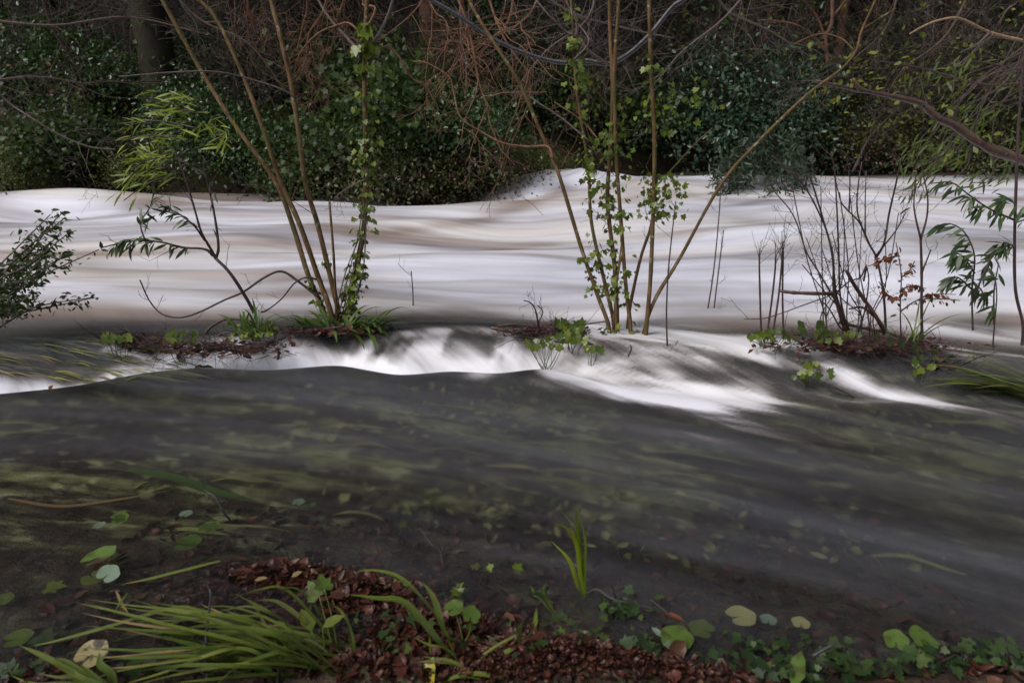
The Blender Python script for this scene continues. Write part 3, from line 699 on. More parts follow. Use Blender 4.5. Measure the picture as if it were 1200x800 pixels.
tree(655, 24, .15, .05, M['bark_dark'], 'dark trunk up the slope left of the middle hazel stems')
tree(735, 27, .20, .0, M['bark_dark'], 'thick dark trunk far up the slope between middle hazel stems')
tree(795, 22, .11, .06, M['bark_red'], 'slender reddish trunk up the slope right of the middle hazel')
tree(862, 17.4, .075, -.01, M['bark_dark'], 'thin black pole-like trunk standing before the tall hollies', shade_crown=False)
tree(885, 20, .09, .05, M['bark_red'], 'thin reddish trunk just right of the black pole-like trunk')
tree(968, 19, .11, -.03, M['bark_red'], 'reddish-brown trunk behind the top of the leaning pole', ivy=120)
tree(1040, 24, .15, .02, M['bark_dark'], 'dark trunk up the slope above the overhanging bough tip')
tree(1092, 19.6, .10, -.02, M['bark_red'], 'reddish trunk rising behind the middle of the overhanging bough')
tree(1165, 23, .17, .03, M['bark_dark'], 'dark trunk up the slope nearest the right picture edge', ivy=200)
tree(920, 29, .2, .0, M['bark_dark'], 'thick dark trunk far up the slope behind the tall hollies')
tree(250, 28, .2, .0, M['bark_dark'], 'thick dark trunk far up the slope right of the massive trunk')
tree(140, 27, .15, .04, M['bark_red'], 'reddish trunk far up the slope left of the massive trunk')

tree(-160, 17, .16, .0, M['bark_dark'], 'unseen dark tree added beyond the left picture edge to block sky')  # this and the next are unseen, added to block sky in reflections
tree(1360, 20, .16, .0, M['bark_dark'], 'unseen dark tree added beyond the right picture edge to block sky')

# thin poles and saplings among them
G_POLE = 'thin bare saplings on the far bank'
for px, Y, h, lean, lab in [(545, 15.5, 4, .1, 'thin bare sapling on the jutting point right of the reddish trunk'), (118, 17, 4, -.08, 'thin bare sapling on the bank left of massive trunk'), (265, 16.5, 4, .12, 'thin bare sapling just right of the massive trunk'),
                            (625, 17.5, 4, -.12, 'thin bare sapling left of the middle hazel'), (820, 18.5, 4.5, .1, 'thin bare sapling left of the black pole-like trunk'), (1010, 18.5, 4.5, .05, 'thin bare sapling above the overhanging bough tip'),
                            (1135, 19, 4.5, -.1, 'thin bare sapling above the thick part of the bough'), (335, 18, 4.5, .02, 'thin bare sapling seen between the left hazel stems'), (410, 16.5, 4, -.05, 'thin bare sapling just left of the ivy-clad hazel stem'), (945, 20, 4.5, -.04, 'thin bare sapling behind the leaning pole')]:
    x = Xat(px, Y, tz(Xat(px, Y), Y)); z = tz(x, Y); t = thing('bare_sapling', lab, 'sapling', (x, Y, z), G_POLE); mb = MB()
    grow(mb, (x, Y, z - .1), (lean, 0, 1), h, .03, 2, .05, .12, (6, 9), .7, .38, None, .004, 9); mb.build('stem', M['twig_grey'], t)

# ivy and leaf carpet of the slope: nobody could count it
n = 26000
xs = rng.uniform(-20, 22, n); ys = far_bank(xs) + .15 + rng.random(n) ** 1.5 * 13
zz = terrain(xs, ys)
k_ = fbm(xs * .6, ys * .6, 3) > .43
mb = MB(); leaves(mb, LEAF_SIMPLE, np.stack([xs, ys, zz + rng.uniform(.02, .28, n)], 1)[k_], rand_dirs(n)[k_], rand_dirs(n, 1.2)[k_], .10 * rng.uniform(.6, 1.4, n)[k_])
tag(mb.build('ivy_carpet', M['ivy_dark']), 'dark ivy carpet covering the wooded slope beyond the river', 'ground cover', kind='stuff')
n = 9000
xs = rng.uniform(-20, 22, n); ys = far_bank(xs) + .2 + rng.random(n) * 14
mb = MB(); leaves(mb, LEAF_SIMPLE, np.stack([xs, ys, terrain(xs, ys) + .02], 1), rand_dirs(n), rand_dirs(n, 2.5), .10 * rng.uniform(.6, 1.4, n))
tag(mb.build('fallen_leaves', M['dryleaf']), 'brown fallen leaves strewn on the wooded slope', 'leaf litter', kind='stuff')

# things that hang over the far water
t = thing('drooping_evergreen', 'dark feathery evergreen drooping into the far water below the hollies', 'shrub', (Xat(900, 15.6), 15.6, .1)); mb = MB(); lf = MB()
base = np.array((Xat(915, 16.6), 16.6, .9))
for i in range(26):
    tgt = P(U(832, 958), U(198, 236), U(12.6, 13.6)); mid = (base + tgt) / 2 + np.array((0, 0, U(.15, .5)))
    pp = catmull([base, mid, tgt], 6); tube(mb, pp, [.018, .005], 5)
    q = pp[5:]; m_ = 110; idx = rng.integers(0, len(q), m_)
    leaves(lf, LEAF_LANCE, q[idx] + rng.normal(size=(m_, 3)) * .07, rand_dirs(m_) + np.array((0, 0, -.4)), rand_dirs(m_, .5), .17 * rng.uniform(.6, 1.2, m_), 1.6)
mb.build('branches', M['bark_dark'], t); lf.build('foliage', M['conifer'], t)

# red leaves left on a twiggy shrub at far left
t = thing('beech_sapling', 'bare twiggy sapling holding a few red leaves, on the far bank at left', 'sapling', (Xat(70, 13.8), 13.8, .4)); mb = MB(); lf = MB(); tips = []
for i in range(5): grow(mb, np.array(t.location) - np.array((0, 0, .1)), (U(-.6, .6), U(-.3, .2), 1), 1.6, .012, 2, .03, .3, (3, 5), .7, .6, tips, .003)
mb.build('branches', M['twig_grey'], t); q = np.array([tips[i][0] for i in rng.integers(0, len(tips), 46)])
leaves(lf, LEAF_OVAL, q, rand_dirs(46) - np.array((0, 0, .5)), rand_dirs(46, .3), .10 * rng.uniform(.6, 1.2, 46)); lf.build('leaves', M['rust_leaf'], t)
M['willow_far'] = leaf_mat('far_willow_leaf', [(.03, .05, .010), (.06, .085, .014), (.10, .125, .02)], .5, .35)
# ------------------------------------------------------------------ the flooded bank between the two streams
def pix(pts, Y0, Y1=None, jit=0.0):
    """polyline given by photo pixels, standing in planes from Y0 (first point) to Y1 (last)"""
    n = len(pts); Y1 = Y0 if Y1 is None else Y1
    return np.array([P(a, b, Y0 + (Y1 - Y0) * i / max(1, n - 1) + (U(-jit, jit) if 0 < i else 0)) for i, (a, b) in enumerate(pts)])
def stem_px(mb, pts, Y0, Y1, w0, w1, k=5, sides=8, lump=.12, jit=0.03, root=.0):
    p = pix(pts, Y0, Y1, jit)
    if root: p = np.vstack([p[:1] + np.array((0, 0, -root)), p])
    s = 1 / pxm(Y0, .5) / 2
    c = catmull(p, k); f = .74 if 5 < w0 < 12 else (.84 if w0 > 4 else 1.0); tube(mb, c, [w0 * s * f, (w0 * .5 + w1 * .5) * s * f, (w0 * .25 + w1 * .75) * s * f, w1 * s * f], sides, lump); return c
def side_twigs(mb, c, n, L, r, f0=.2, f1=1., depth=1, up=.1, spread=.8, tips=None):
    for i in range(n):
        j = int(len(c) * U(f0, f1)); j = min(max(j, 0), len(c) - 2); d = nrm(c[j + 1] - c[j]); s = rdir(); s = nrm(s - d * s.dot(d))
        grow(mb, c[j], d * .5 + s * spread, L * U(.4, 1.3), r, depth, up, .35, (1, 3), .8, .5, tips, .0011, 5)
def ivy_on(lf, c, n, size, f0=0., f1=1., rad=.03, power=1.):
    nc = max(3, n // 13); cc = rng.random(nc) ** power; f = np.clip(cc[rng.integers(0, nc, n)] + rng.normal(size=n) * .035, 0, 1); f = f0 + (f1 - f0) * f; idx = np.clip((f * (len(c) - 1)).astype(int), 0, len(c) - 1)
    d = rand_dirs(n); d[:, 2] *= .3
    pos = c[idx] + d * (rad * rng.uniform(.3, 1.3, n))[:, None]
    leaves(lf, LEAF_IVY, pos, d * .6 + np.array((0, 0, -.7)) + rand_dirs(n) * .3, d + rand_dirs(n) * .8 + np.array((0, -.2, .3)), size * rng.uniform(.35, 1.4, n))

# ---- left hazel
YL = 4.72
b = W(392, 380, .12)
t = thing('hazel_coppice', 'left clump of brown hazel stems on the flooded bank, its right stem wrapped in ivy', 'tree', (b[0], b[1], .1), 'multi-stemmed hazels standing in the flood')
def stem_part(pts, Y0, Y1, w0, w1, twigs=0, tl=.4, name='stem', mat='hazel', root=.25, tr=.003, f0=.3):
    mb = MB(); c = stem_px(mb, pts, Y0, Y1, w0, w1, root=root)
    if twigs: side_twigs(mb, c, twigs, tl, tr, f0)
    elif name == 'stem' and w0 > 5.5: side_twigs(mb, c, 16, .42, .0022, .2, .97, 1, .12)
    mb.build(name, M[mat], t); return c
A = stem_part([(380, 368), (362, 325), (343, 264), (325, 217), (300, 180), (275, 146), (240, 90), (190, 0), (160, -55), (140, -120)], YL, YL + .5, 9.5, 6, 5)
Bc = stem_part([(388, 368), (373, 325), (352, 265), (331, 218), (318, 180), (300, 128), (291, 104), (275, 66), (250, 17), (215, -12), (170, -40)], YL - .06, YL + .1, 10, 5, 8)
Cc = stem_part([(398, 372), (386, 320), (372, 262), (358, 215), (350, 155), (340, 92), (328, 40), (318, 0), (310, -60), (305, -130)], YL + .05, YL + .35, 9, 6.5, 6)
stem_part([(394, 364), (391, 300), (386, 236)], YL - .05, YL - .02, 6, 3.5, name='broken_stem')
D = stem_part([(406, 374), (414, 335), (426, 270), (429, 200), (428, 140), (427, 66), (429, 20), (431, -20), (436, -90)], YL + .02, YL + .1, 9.5, 6, 8, .35)
for p_, w0, w1, m_ in [([(428, 64), (447, 35), (460, 2), (468, -40)], 6, 4, 'twig_grey'), ([(427, 66), (408, 46), (385, 20), (368, -8)], 4.5, 3, 'twig_grey'), ([(427, 90), (440, 62), (455, 55), (470, 70), (483, 92), (498, 100), (510, 120)], 3.2, 1.5, 'twig_rust'),
                       ([(428, 45), (410, 28), (395, 30), (372, 40), (352, 62), (345, 85)], 3, 1.4, 'twig_rust'), ([(427, 40), (440, 10), (425, 5), (440, -20)], 3, 2, 'twig_rust')]:
    stem_part(p_, YL + .1, YL + .25, w0, w1, 5, .22, 'branch', m_, 0, .0022)
for p_, w0 in [([(376, 350), (350, 330), (330, 318), (310, 325), (285, 342), (262, 352), (235, 365), (212, 372), (190, 368), (175, 352), (164, 328)], 3.6), ([(378, 330), (360, 325), (345, 332), (330, 350), (312, 364), (303, 366)], 2.4), ([(428, 210), (405, 222), (392, 232)], 2), ([(320, 228), (300, 218), (283, 217)], 2.2), ([(350, 135), (340, 110), (290, 92), (250, 84), (200, 85), (140, 90)], 2.4)]:
    stem_part(p_, YL, YL - .12, w0, 1.4, 6, .14, 'branch', 'shoot' if w0 > 2.3 else 'twig_grey', 0, .0018)
lf = MB(); ivy_on(lf, D, 560, .037, .02, .62, .075, .9); ivy_on(lf, D, 90, .055, .6, .78, .06); ivy_on(lf, A, 60, .035, 0, .25, .05); ivy_on(lf, Cc, 50, .03, 0, .25, .05); lf.build('ivy', M['ivy_fresh'], t)
mb = MB(); 
for k_ in range(5): stem_px(mb, [(392 + k_ * 4, 372), (408 + k_ * 4 + U(-5, 5), 320), (426 + U(-5, 5), 250), (429 + U(-4, 4), 120 + 30 * k_)], YL - .02, YL + .08, 1.8, 1, jit=.03)
mb.build('ivy_vine', M['twig_grey'], t)

# ---- middle hazel
YM = 4.55
b = W(738, 388, .1)
t = thing('hazel_coppice', 'middle clump of seven thin hazel stems rising from white foam, one pole leaning far right', 'tree', (b[0], b[1], .08), 'multi-stemmed hazels standing in the flood')
m1 = stem_part([(714, 386), (700, 345), (681, 290), (655, 205), (640, 170), (610, 100), (585, 60), (560, 20), (545, -10), (520, -70)], YM, YM + .35, 7.5, 4.5, 7)
m2 = stem_part([(719, 378), (706, 320), (693, 260), (690, 200), (685, 165), (676, 110), (673, 70), (671, 30), (668, -20), (664, -80)], YM + .08, YM + .2, 7, 3, 8, .3)
m3 = stem_part([(723, 375), (720, 310), (712, 240), (714, 190), (718, 110), (715, 40), (714, -10), (712, -90)], YM + .1, YM + .3, 8, 5, 6)
m4 = stem_part([(739, 388), (733, 330), (727, 250), (722, 180), (720, 90), (724, 20), (726, -30), (728, -90)], YM, YM + .15, 7.5, 4.5, 6)
m5 = stem_part([(737, 368), (750, 305), (762, 268), (767, 235), (770, 205)], YM + .15, YM + .08, 6, 4, 3)
m6 = stem_part([(757, 390), (762, 330), (765, 260), (767, 170), (763, 80), (761, 20), (760, -30), (758, -90)], YM - .03, YM + .1, 8, 5, 6)
m7 = stem_part([(754, 392), (768, 350), (797, 302), (845, 216), (890, 165), (945, 112), (985, 82), (1003, 60), (1009, 38), (1018, 18), (1030, -8)], YM, YM + .1, 7, 3.4, 5, .25, f0=.5)
stem_part([(720, 365), (724, 320), (729, 280)], YM + .05, YM + .05, 3, 1.6); stem_part([(722, 385), (722, 340), (728, 300)], YM + .0, YM + .03, 3.4, 2)
for p_, w0, m_ in [([(648, 186), (642, 172), (620, 172), (590, 168), (565, 155), (540, 138), (532, 110), (526, 90), (500, 74), (484, 72)], 3.4, 'twig_rust'), ([(690, 165), (660, 140), (630, 120), (612, 108)], 2.4, 'twig_grey'), ([(700, 162), (680, 140), (650, 120)], 2, 'twig_rust'),
                   ([(690, 372), (640, 378), (590, 382)], 0, 'shoot'), ([(772, 215), (795, 190), (815, 168), (835, 150)], 2, 'hazel'), ([(673, 70), (690, 48), (672, 20), (660, -10)], 2.4, 'twig_grey'), ([(1002, 60), (985, 45), (960, 40), (930, 52)], 2, 'hazel'), ([(1010, 35), (1030, 22), (1050, 10)], 1.8, 'hazel')]:
    if w0: stem_part(p_, YM + .1, YM + .25, w0, 1.3, 5, .2, 'branch', m_, 0, .0018)
lf = MB()
ivy_on(lf, m1, 90, .034, .02, .3, .06); ivy_on(lf, m2, 130, .040, .05, .6, .055); ivy_on(lf, m2, 60, .034, .62, .85, .06); ivy_on(lf, m3, 70, .042, .2, .7, .06); ivy_on(lf, m4, 130, .038, .05, .6, .075); ivy_on(lf, m6, 50, .034, .2, .7, .10)
for (a, b_, s_, n_) in [(775, 222, 14, 120), (790, 118, 24, 80), (712, 160, 20, 50), (770, 245, 10, 60), (680, 95, 12, 30), (715, 215, 12, 30)]:
    c = np.array([P(a + rng.normal() * s_, b_ + rng.normal() * s_ * .8, YM + .1 + rng.normal() * .08) for _ in range(n_)]); leaves(lf, LEAF_IVY, c, rand_dirs(n_) * .6 + np.array((0, 0, -.7)), rand_dirs(n_, .5) + np.array((0, -.4, 0)), .036 * rng.uniform(.5, 1.3, n_))
lf.build('ivy', M['ivy_fresh'], t)
t = thing('bare_sapling', 'single thin upright shoot in white foam just right of the middle hazel', 'sapling', W(782, 412, .1)); mb = MB()
c = stem_px(mb, [(782, 414), (781, 370), (783, 320), (788, 270), (792, 236)], 4.25, 4.3, 2.8, 1.3, root=.2); side_twigs(mb, c, 6, .12, .0014); mb.build('stem', M['shoot'], t)
for pts, lab in [([(828, 372), (836, 320), (842, 260), (845, 215)], 'thin wavering shoot in the river between the middle hazel and the bare sprigs'), ([(836, 368), (843, 310), (848, 270)], 'shorter wavering shoot close beside a taller one in the river'), ([(484, 372), (484, 345), (482, 318)], 'lone grey shoot in the river right of the left hazel')]:
    Y = 5.3; t = thing('bare_sapling', lab, 'sapling', P(*pts[0], Y)); mb = MB(); c = stem_px(mb, pts, Y, Y, 2.4, 1.2, root=.2); side_twigs(mb, c, 5, .14, .0014); mb.build('stem', M['twig_grey'], t)

# ---- leafy willow sapling, left
YS = 4.62
def lance_spray(lf, c, n, L, wid, tmpl=LEAF_LANCE, f0=.0, hang=.5, jit=.01, bias=(0, 0, 0)):
    j = np.clip(((f0 + (1 - f0) * rng.random(n)) * (len(c) - 2)).astype(int), 0, len(c) - 2); d = c[j + 1] - c[j]; d /= np.linalg.norm(d, axis=1)[:, None] + 1e-9
    ax = d * .7 + rand_dirs(n) * .6 - np.array((0, 0, hang)) + np.array(bias)
    leaves(lf, tmpl, c[j] + rng.normal(size=(n, 3)) * jit, ax, rand_dirs(n) * .6 + np.array((0, -.3, .9)), L * rng.uniform(.55, 1.25, n), wid)
t = thing('willow_sapling', 'leaning dark sapling left of the left hazel with long bright green drooping leaves', 'sapling', W(308, 396, .14))
s1 = stem_part([(309, 398), (297, 365), (283, 340), (268, 318), (253, 303)], YS, YS, 6.5, 5, 1, .2, mat='shoot', root=.15)
s2 = stem_part([(253, 303), (256, 290), (253, 262), (246, 225), (240, 205), (226, 196), (208, 184), (196, 170)], YS, YS + .1, 4.5, 2, 5, .25, mat='shoot', root=0)
s3 = stem_part([(253, 303), (246, 290), (236, 272), (228, 245), (216, 205), (205, 178)], YS, YS - .1, 3.8, 1.6, 4, .25, mat='shoot', root=0)
s4 = stem_part([(250, 300), (240, 292), (215, 290), (190, 284), (168, 282), (145, 284), (120, 290)], YS, YS - .2, 3.4, 1.3, 3, .2, 'branch', 'shoot', 0)
s5 = stem_part([(240, 282), (228, 265), (212, 252), (200, 246), (188, 240)], YS, YS - .1, 2.4, 1.2, 2, .15, 'branch', 'shoot', 0)
s6 = stem_part([(170, 282), (165, 262), (176, 242), (180, 225)], YS - .15, YS - .1, 2, 1.1, 2, .1, 'branch', 'shoot', 0)
lf = MB()
lance_spray(lf, s4, 60, .10, 1.5, f0=.3); lance_spray(lf, s5, 34, .09, 1.6, f0=.2); lance_spray(lf, s6, 24, .10, 1.6); lance_spray(lf, s2, 18, .08, 1.5, f0=.1); lance_spray(lf, s1, 4, .07, 2)
lf.build('leaves', M['lance_dark'], t)
lf = MB(); mb = MB()
for (x0, y0, x1, y1) in [(230, 150, 140, 145), (220, 165, 135, 165), (235, 140, 175, 118), (240, 150, 262, 160), (225, 130, 180, 140), (205, 185, 150, 200), (200, 195, 140, 215), (205, 205, 145, 235), (180, 190, 160, 180), (215, 150, 170, 190), (240, 128, 200, 115), (250, 165, 272, 168)]:
    c = stem_px(mb, [(x0, y0), ((x0 + x1) / 2, (y0 + y1) / 2 - 6), (x1, y1)], YS + .05 + U(-.15, .15), YS + U(-.2, .2), 1.6, 1, 8)
    lance_spray(lf, c, 24, .125, .85, hang=.10, jit=.03, bias=(-.45, 0, .0))
lf.build('bright_foliage', M['blurgreen'], t); mb.build('twig', M['shoot'], t)

# ---- evergreen shrub at the left edge
t = thing('leafy_shrub', 'dark green small-leaved shrub reaching in over the river at the left picture edge', 'shrub', P(-60, 400, 4.3)); mb = MB(); lf = MB()
for i in range(30):
    x1, y1 = random.choice([(U(40, 125), U(268, 300)), (U(55, 80), U(250, 275)), (U(0, 110), U(300, 350)), (U(-10, 60), U(335, 392)), (U(10, 60), U(290, 320))])
    Y = 4.3 + U(-.35, .35); c = stem_px(mb, [(-70, 410), (-20 + U(-10, 10), (390 + y1) / 2 + U(-5, 25)), ((x1 - 20) / 2 + U(-8, 8), (y1 * 2 + 385) / 3), (x1, y1)], 4.3, Y, 3.4, 1.1, 6, 5)
    q = c[len(c) // 2:]; n = 44; j = rng.integers(0, len(q), n)
    leaves(lf, LEAF_OVAL, q[j] + rng.normal(size=(n, 3)) * .022, np.array((.5, 0, -.1)) + rand_dirs(n) * .8, rand_dirs(n, .9), .042 * rng.uniform(.5, 1.3, n), .8)
mb.build('branches', M['shoot'], t); lf.build('leaves', M['ivy_dark'], t)

# ---- ferns and tufts at the hazel foot
def strap_tuft(name, label, cat, px, py, z, n, L, wd, mat, az=None, el=(.5, 1.3), droop=(1.2, 2.2), group=None, rb=.06, col=None):
    b = W(px, py, z); b[2] = max(z - .03, tz(b[0], b[1]) - .02) if z < .3 else z; mb = MB()
    for i in range(n):
        a = U(0, 6.28) if az is None else U(*az); arc_blade(mb, b + np.array((U(-rb, rb), U(-rb, rb) * .6, 0)), a, U(*el), L * U(.5, 1.2), wd * U(.7, 1.2), U(*droop))
    return tag(mb.build(name, M[mat], loc=b), label, cat, group)
G_FERN = "hart's-tongue ferns and grass tufts at the foot of the hazels"
strap_tuft('hartstongue_fern', 'strap-leaved fern spilling right from the foot of the left hazel, over the dark spillway', 'fern', 425, 384, .17, 26, .30, .034, 'fern', (-1.3, .8), (.2, 1.1), (1.2, 2.4), G_FERN, .10)
strap_tuft('hartstongue_fern', 'strap-leaved fern in front of the stems of the left hazel', 'fern', 392, 384, .18, 24, .26, .028, 'fern', None, (.5, 1.3), (1.2, 2.2), G_FERN, .10)
strap_tuft('hartstongue_fern', 'strap-leaved fern arching left from the foot of the left hazel', 'fern', 366, 384, .18, 18, .30, .022, 'fern', (1.7, 4.2), (.6, 1.2), (1.8, 2.8), G_FERN, .06)
strap_tuft('grass_tuft', 'bright tuft of broad grass behind the leaning sapling foot, left of the left hazel', 'grass', 298, 392, .18, 38, .28, .018, 'fern', None, (.7, 1.5), (.8, 2.0), G_FERN, .09)
strap_tuft('grass_tuft', 'thin upright grass among the right island shoots', 'grass', 1062, 402, .18, 12, .36, .012, 'grass', None, (.9, 1.5), (.5, 1.6), G_FERN, .08)
strap_tuft('sedge_tuft', 'broad sedge tuft streaming right to left over shallow water at the right picture edge', 'grass', 1232, 462, .06, 24, .62, .03, 'grass', (2.5, 3.15), (.12, .5), (.4, .9), G_FERN, .12)
lf = MB(); n = 90
c = np.array([W(U(270, 325), U(376, 396), .18 + U(0, .07)) for _ in range(n)]); leaves(lf, LEAF_IVY, c, rand_dirs(n), rand_dirs(n, 1.2) + np.array((0, -.5, 0)), .036 * rng.uniform(.5, 1.2, n)); lf.v[0][:, 2] += 0
tag(lf.build('ivy_patch', M['ivy_fresh'], loc=W(298, 390, .16)), 'small patch of fresh ivy leaves around the leaning sapling foot', 'ivy', kind='stuff')

# ---- drift of sticks and leaves caught on the bank
def stick(pts, Y0, w0, w1, label, mat='shoot', group='sticks caught on the flooded bank', twigs=0, tl=.15, Y1=None, name='stick'):
    mb = MB(); c = stem_px(mb, pts, Y0, Y1 or Y0, w0, w1, 5, 7, .25, .02)
    if twigs: side_twigs(mb, c, twigs, tl, .0016, .1, 1., 1)
    return tag(mb.build(name, M[mat], loc=c[0]), label, 'stick', group)
stick([(235, 405), (245, 385), (262, 375), (278, 374), (300, 381), (325, 388), (352, 396), (375, 396)], 4.5, 4, 2.2, 'arched dark stick over the left drift of debris', twigs=4)
stick([(245, 402), (262, 390), (280, 392), (310, 399), (340, 404)], 4.45, 3.5, 1.8, 'low arched stick beneath a taller arched stick in the left drift', twigs=3)
stick([(300, 420), (322, 402), (345, 390), (372, 386), (400, 383)], 4.42, 4.2, 2, 'dark stick rising right from the left drift to the left hazel foot', twigs=4)
stick([(325, 428), (326, 410), (318, 398)], 4.3, 4.5, 2.5, 'short stub poking down from the left drift into white foam', twigs=2)
stick([(140, 402), (175, 408), (215, 412), (255, 415), (300, 417)], 4.35, 3, 2, 'pale straw-coloured stem lying along the front of the left drift', 'twig_tan')
stick([(255, 418), (285, 412), (297, 404)], 4.3, 2.2, 1.2, 'short pale stem slanting at the front of the left drift', 'twig_tan')
stick([(576, 384), (590, 387), (602, 391)], 4.5, 6, 4, 'thick broken end of a stick at the left of the middle drift', 'wet_bough')
stick([(583, 382), (605, 380), (640, 384), (700, 378), (712, 375)], 4.52, 3.2, 1.6, 'long thin stick running from the middle drift to the middle hazel', twigs=3)
stick([(650, 400), (672, 398), (690, 402), (705, 410), (718, 413)], 4.3, 4, 2.4, 'knotty dark stick pointing right from the middle drift', twigs=6, tl=.06)
stick([(632, 388), (628, 365), (622, 355), (614, 352)], 4.5, 2.6, 1.4, 'forked black twig standing up from the middle drift', twigs=5, tl=.12)
stick([(628, 384), (636, 366), (630, 358)], 4.52, 2, 1.2, 'short black twig beside a taller forked one on the middle drift', twigs=3, tl=.09)
stick([(736, 418), (740, 408), (738, 404)], 4.1, 2.4, 1.4, 'tiny twig stub in the foam lip right of the middle drift', twigs=1, tl=.04)
def debris(name, label, cx, cy, hw, hh, z, nst, nlf, cat='debris'):
    mb = MB()
    for i in range(nst):
        a = W(cx + rng.normal() * hw * .5, cy + rng.normal() * hh * .5, z + U(0, .03)); d = np.array((U(-1, 1), U(-.5, .5), U(-.15, .3))); L = U(.06, .28)
        grow(mb, a, d, L, U(.0016, .004), 1, 0, .3, (0, 2), .8, .5, None, .001, 4)
    o = mb.build(name, M['shoot'], loc=W(cx, cy, z)); tag(o, label, cat, kind='stuff')
    lf = MB(); n = nlf; c = np.array([W(cx + rng.normal() * hw * .5, cy + rng.normal() * hh * .45, z + U(-.01, .03)) for _ in range(n)])
    leaves(lf, LEAF_SIMPLE, c, rand_dirs(n) * np.array((1, 1, .3)), rand_dirs(n, 1.5), .045 * rng.uniform(.5, 1.4, n)); lf.build('leaves', M['litter'], o)
debris('twig_drift', 'drift of small sticks and dead leaves caught on the left of the flooded bank', 255, 408, 80, 8, .15, 150, 420)
debris('twig_drift', 'small sticks and dead leaves below the left hazel', 380, 387, 50, 4, .17, 60, 260)
debris('twig_drift', 'clump of sticks and dead leaves at the far left of the flooded bank', 160, 399, 30, 6, .14, 60, 160)
debris('twig_drift', 'drift of small sticks and dead leaves left of the middle hazel', 645, 388, 48, 7, .15, 80, 260)
debris('twig_drift', 'bed of dead leaves and twigs under the right island shrubs', 1010, 404, 95, 9, .17, 140, 520)
debris('twig_drift', 'loose twigs and leaves at the right end of the island', 1110, 422, 40, 10, .10, 60, 100)

def leafy_clump(name, label, cat, items, mat, tmpl, size, group=None, stalk=True, face=(0, -.6, .7)):
    """upright leaves on stalks at given photo points; items (px,py,z)"""
    pts = [W(a, b_, z) for a, b_, z in items]; base = np.mean(pts, axis=0); base[2] = max(tz(base[0], base[1]), -.05)
    t = thing(name, label, cat, base, group); lf = MB(); mb = MB()
    for q in pts:
        f = np.array(face) + rdir() * .45; leaves(lf, tmpl, [q], [nrm(np.array((U(-.6, .6), .1, .5)))], [f], [size * U(.7, 1.2)])
        if stalk: e = base + np.array((U(-.04, .04), U(-.03, .03), 0)); tube(mb, catmull([e, (e + q) / 2 + rdir() * .015, q], 3), [.0022, .0016], 4)
    lf.build('leaves', M[mat], t)
    if stalk: mb.build('stalk', M['fern'], t)
    return t
leafy_clump('butterbur_plant', 'pair of round bright green leaves on the right island', 'plant', [(939, 385, .26), (961, 383, .26), (968, 394, .2)], 'roundleaf', LEAF_ROUND, .105)
G_HERB = 'low green herbs rooted in the debris drifts'
def herb(label, cx, cy, hw, hh, z, n, size=.05, mat='ivy_fresh'):
    leafy_clump('low_herb', label, 'plant', [(cx + U(-hw, hw), cy + U(-hh, hh), z + U(0, .05)) for _ in range(n)], mat, LEAF_IVY, size, G_HERB)
herb('yellow-green low herbs left of the round leaves on the right island', 905, 396, 30, 6, .17, 26, .045)
herb('yellow-green low herbs between the red shoots of the right island', 985, 397, 30, 6, .17, 20, .042)
herb('dark low herbs at the right end of the right island', 1050, 400, 35, 6, .17, 18, .042, 'ivy_dark')
herb('green leaves hanging over the spillway from the middle drift', 668, 392, 18, 12, .17, 30, .055)
herb('three bright leaves at the tip of the knotty stick', 697, 412, 9, 3, .12, 5, .05)
herb('small green leaves below the middle drift in the white water', 640, 405, 22, 6, .12, 14, .05)
herb('low leaves at the far left of the flooded bank', 135, 399, 18, 4, .16, 14, .05)
herb('low leaves in the middle of the left drift', 215, 396, 18, 7, .17, 18, .045)
herb('green sprig trailing in the foam right of the middle, below the right island', 955, 436, 28, 9, .07, 16, .045)
herb('leafy sprig on the shallow water below the bare fork-topped sapling', 1083, 425, 14, 14, .12, 16, .045)
herb('low leaves in the shallow channel at the right, behind the sedge', 1125, 418, 30, 8, .08, 18, .045, 'ivy_dark')
tag(stick([(975, 452), (995, 462), (1015, 477)], 3.75, 2.6, 1.6, 'thin dark stick slanting in the shallow water below the right island'))
tag(stick([(938, 459), (950, 463)], 3.8, 3.2, 2.4, 'short dark stick end breaking the foam below the right island'))

# ---- right island shrubs
YR = 4.38
t = thing('dead_stub', 'thick leaning dead stub with broken top on the right island', 'stump', W(1040, 404, .17))
stem_part([(1041, 404), (1036, 388), (1026, 370), (1010, 347), (1000, 332), (992, 317)], YR, YR - .1, 9, 5, 3, .12, 'trunk', 'wet_bough', .1)
stem_part([(1026, 371), (1010, 360), (995, 362)], YR, YR + .05, 4, 2, 2, .1, 'branch', 'shoot', 0)
tag(stick([(914, 341), (930, 343), (955, 344), (976, 344)], YR - .05, 4.5, 5.5, 'level broken stick with a blunt end, held across the red shoots of the right island', 'wet_bough', twigs=2, tl=.1))
tag(stick([(985, 378), (1010, 384), (1040, 390), (1068, 400)], YR, 5, 4, 'thick stick lying under the dead stub of the right island', 'wet_bough'))
t = thing('dogwood_shrub', 'many-stemmed dark red shrub fanning up on the right island', 'shrub', W(995, 404, .17))
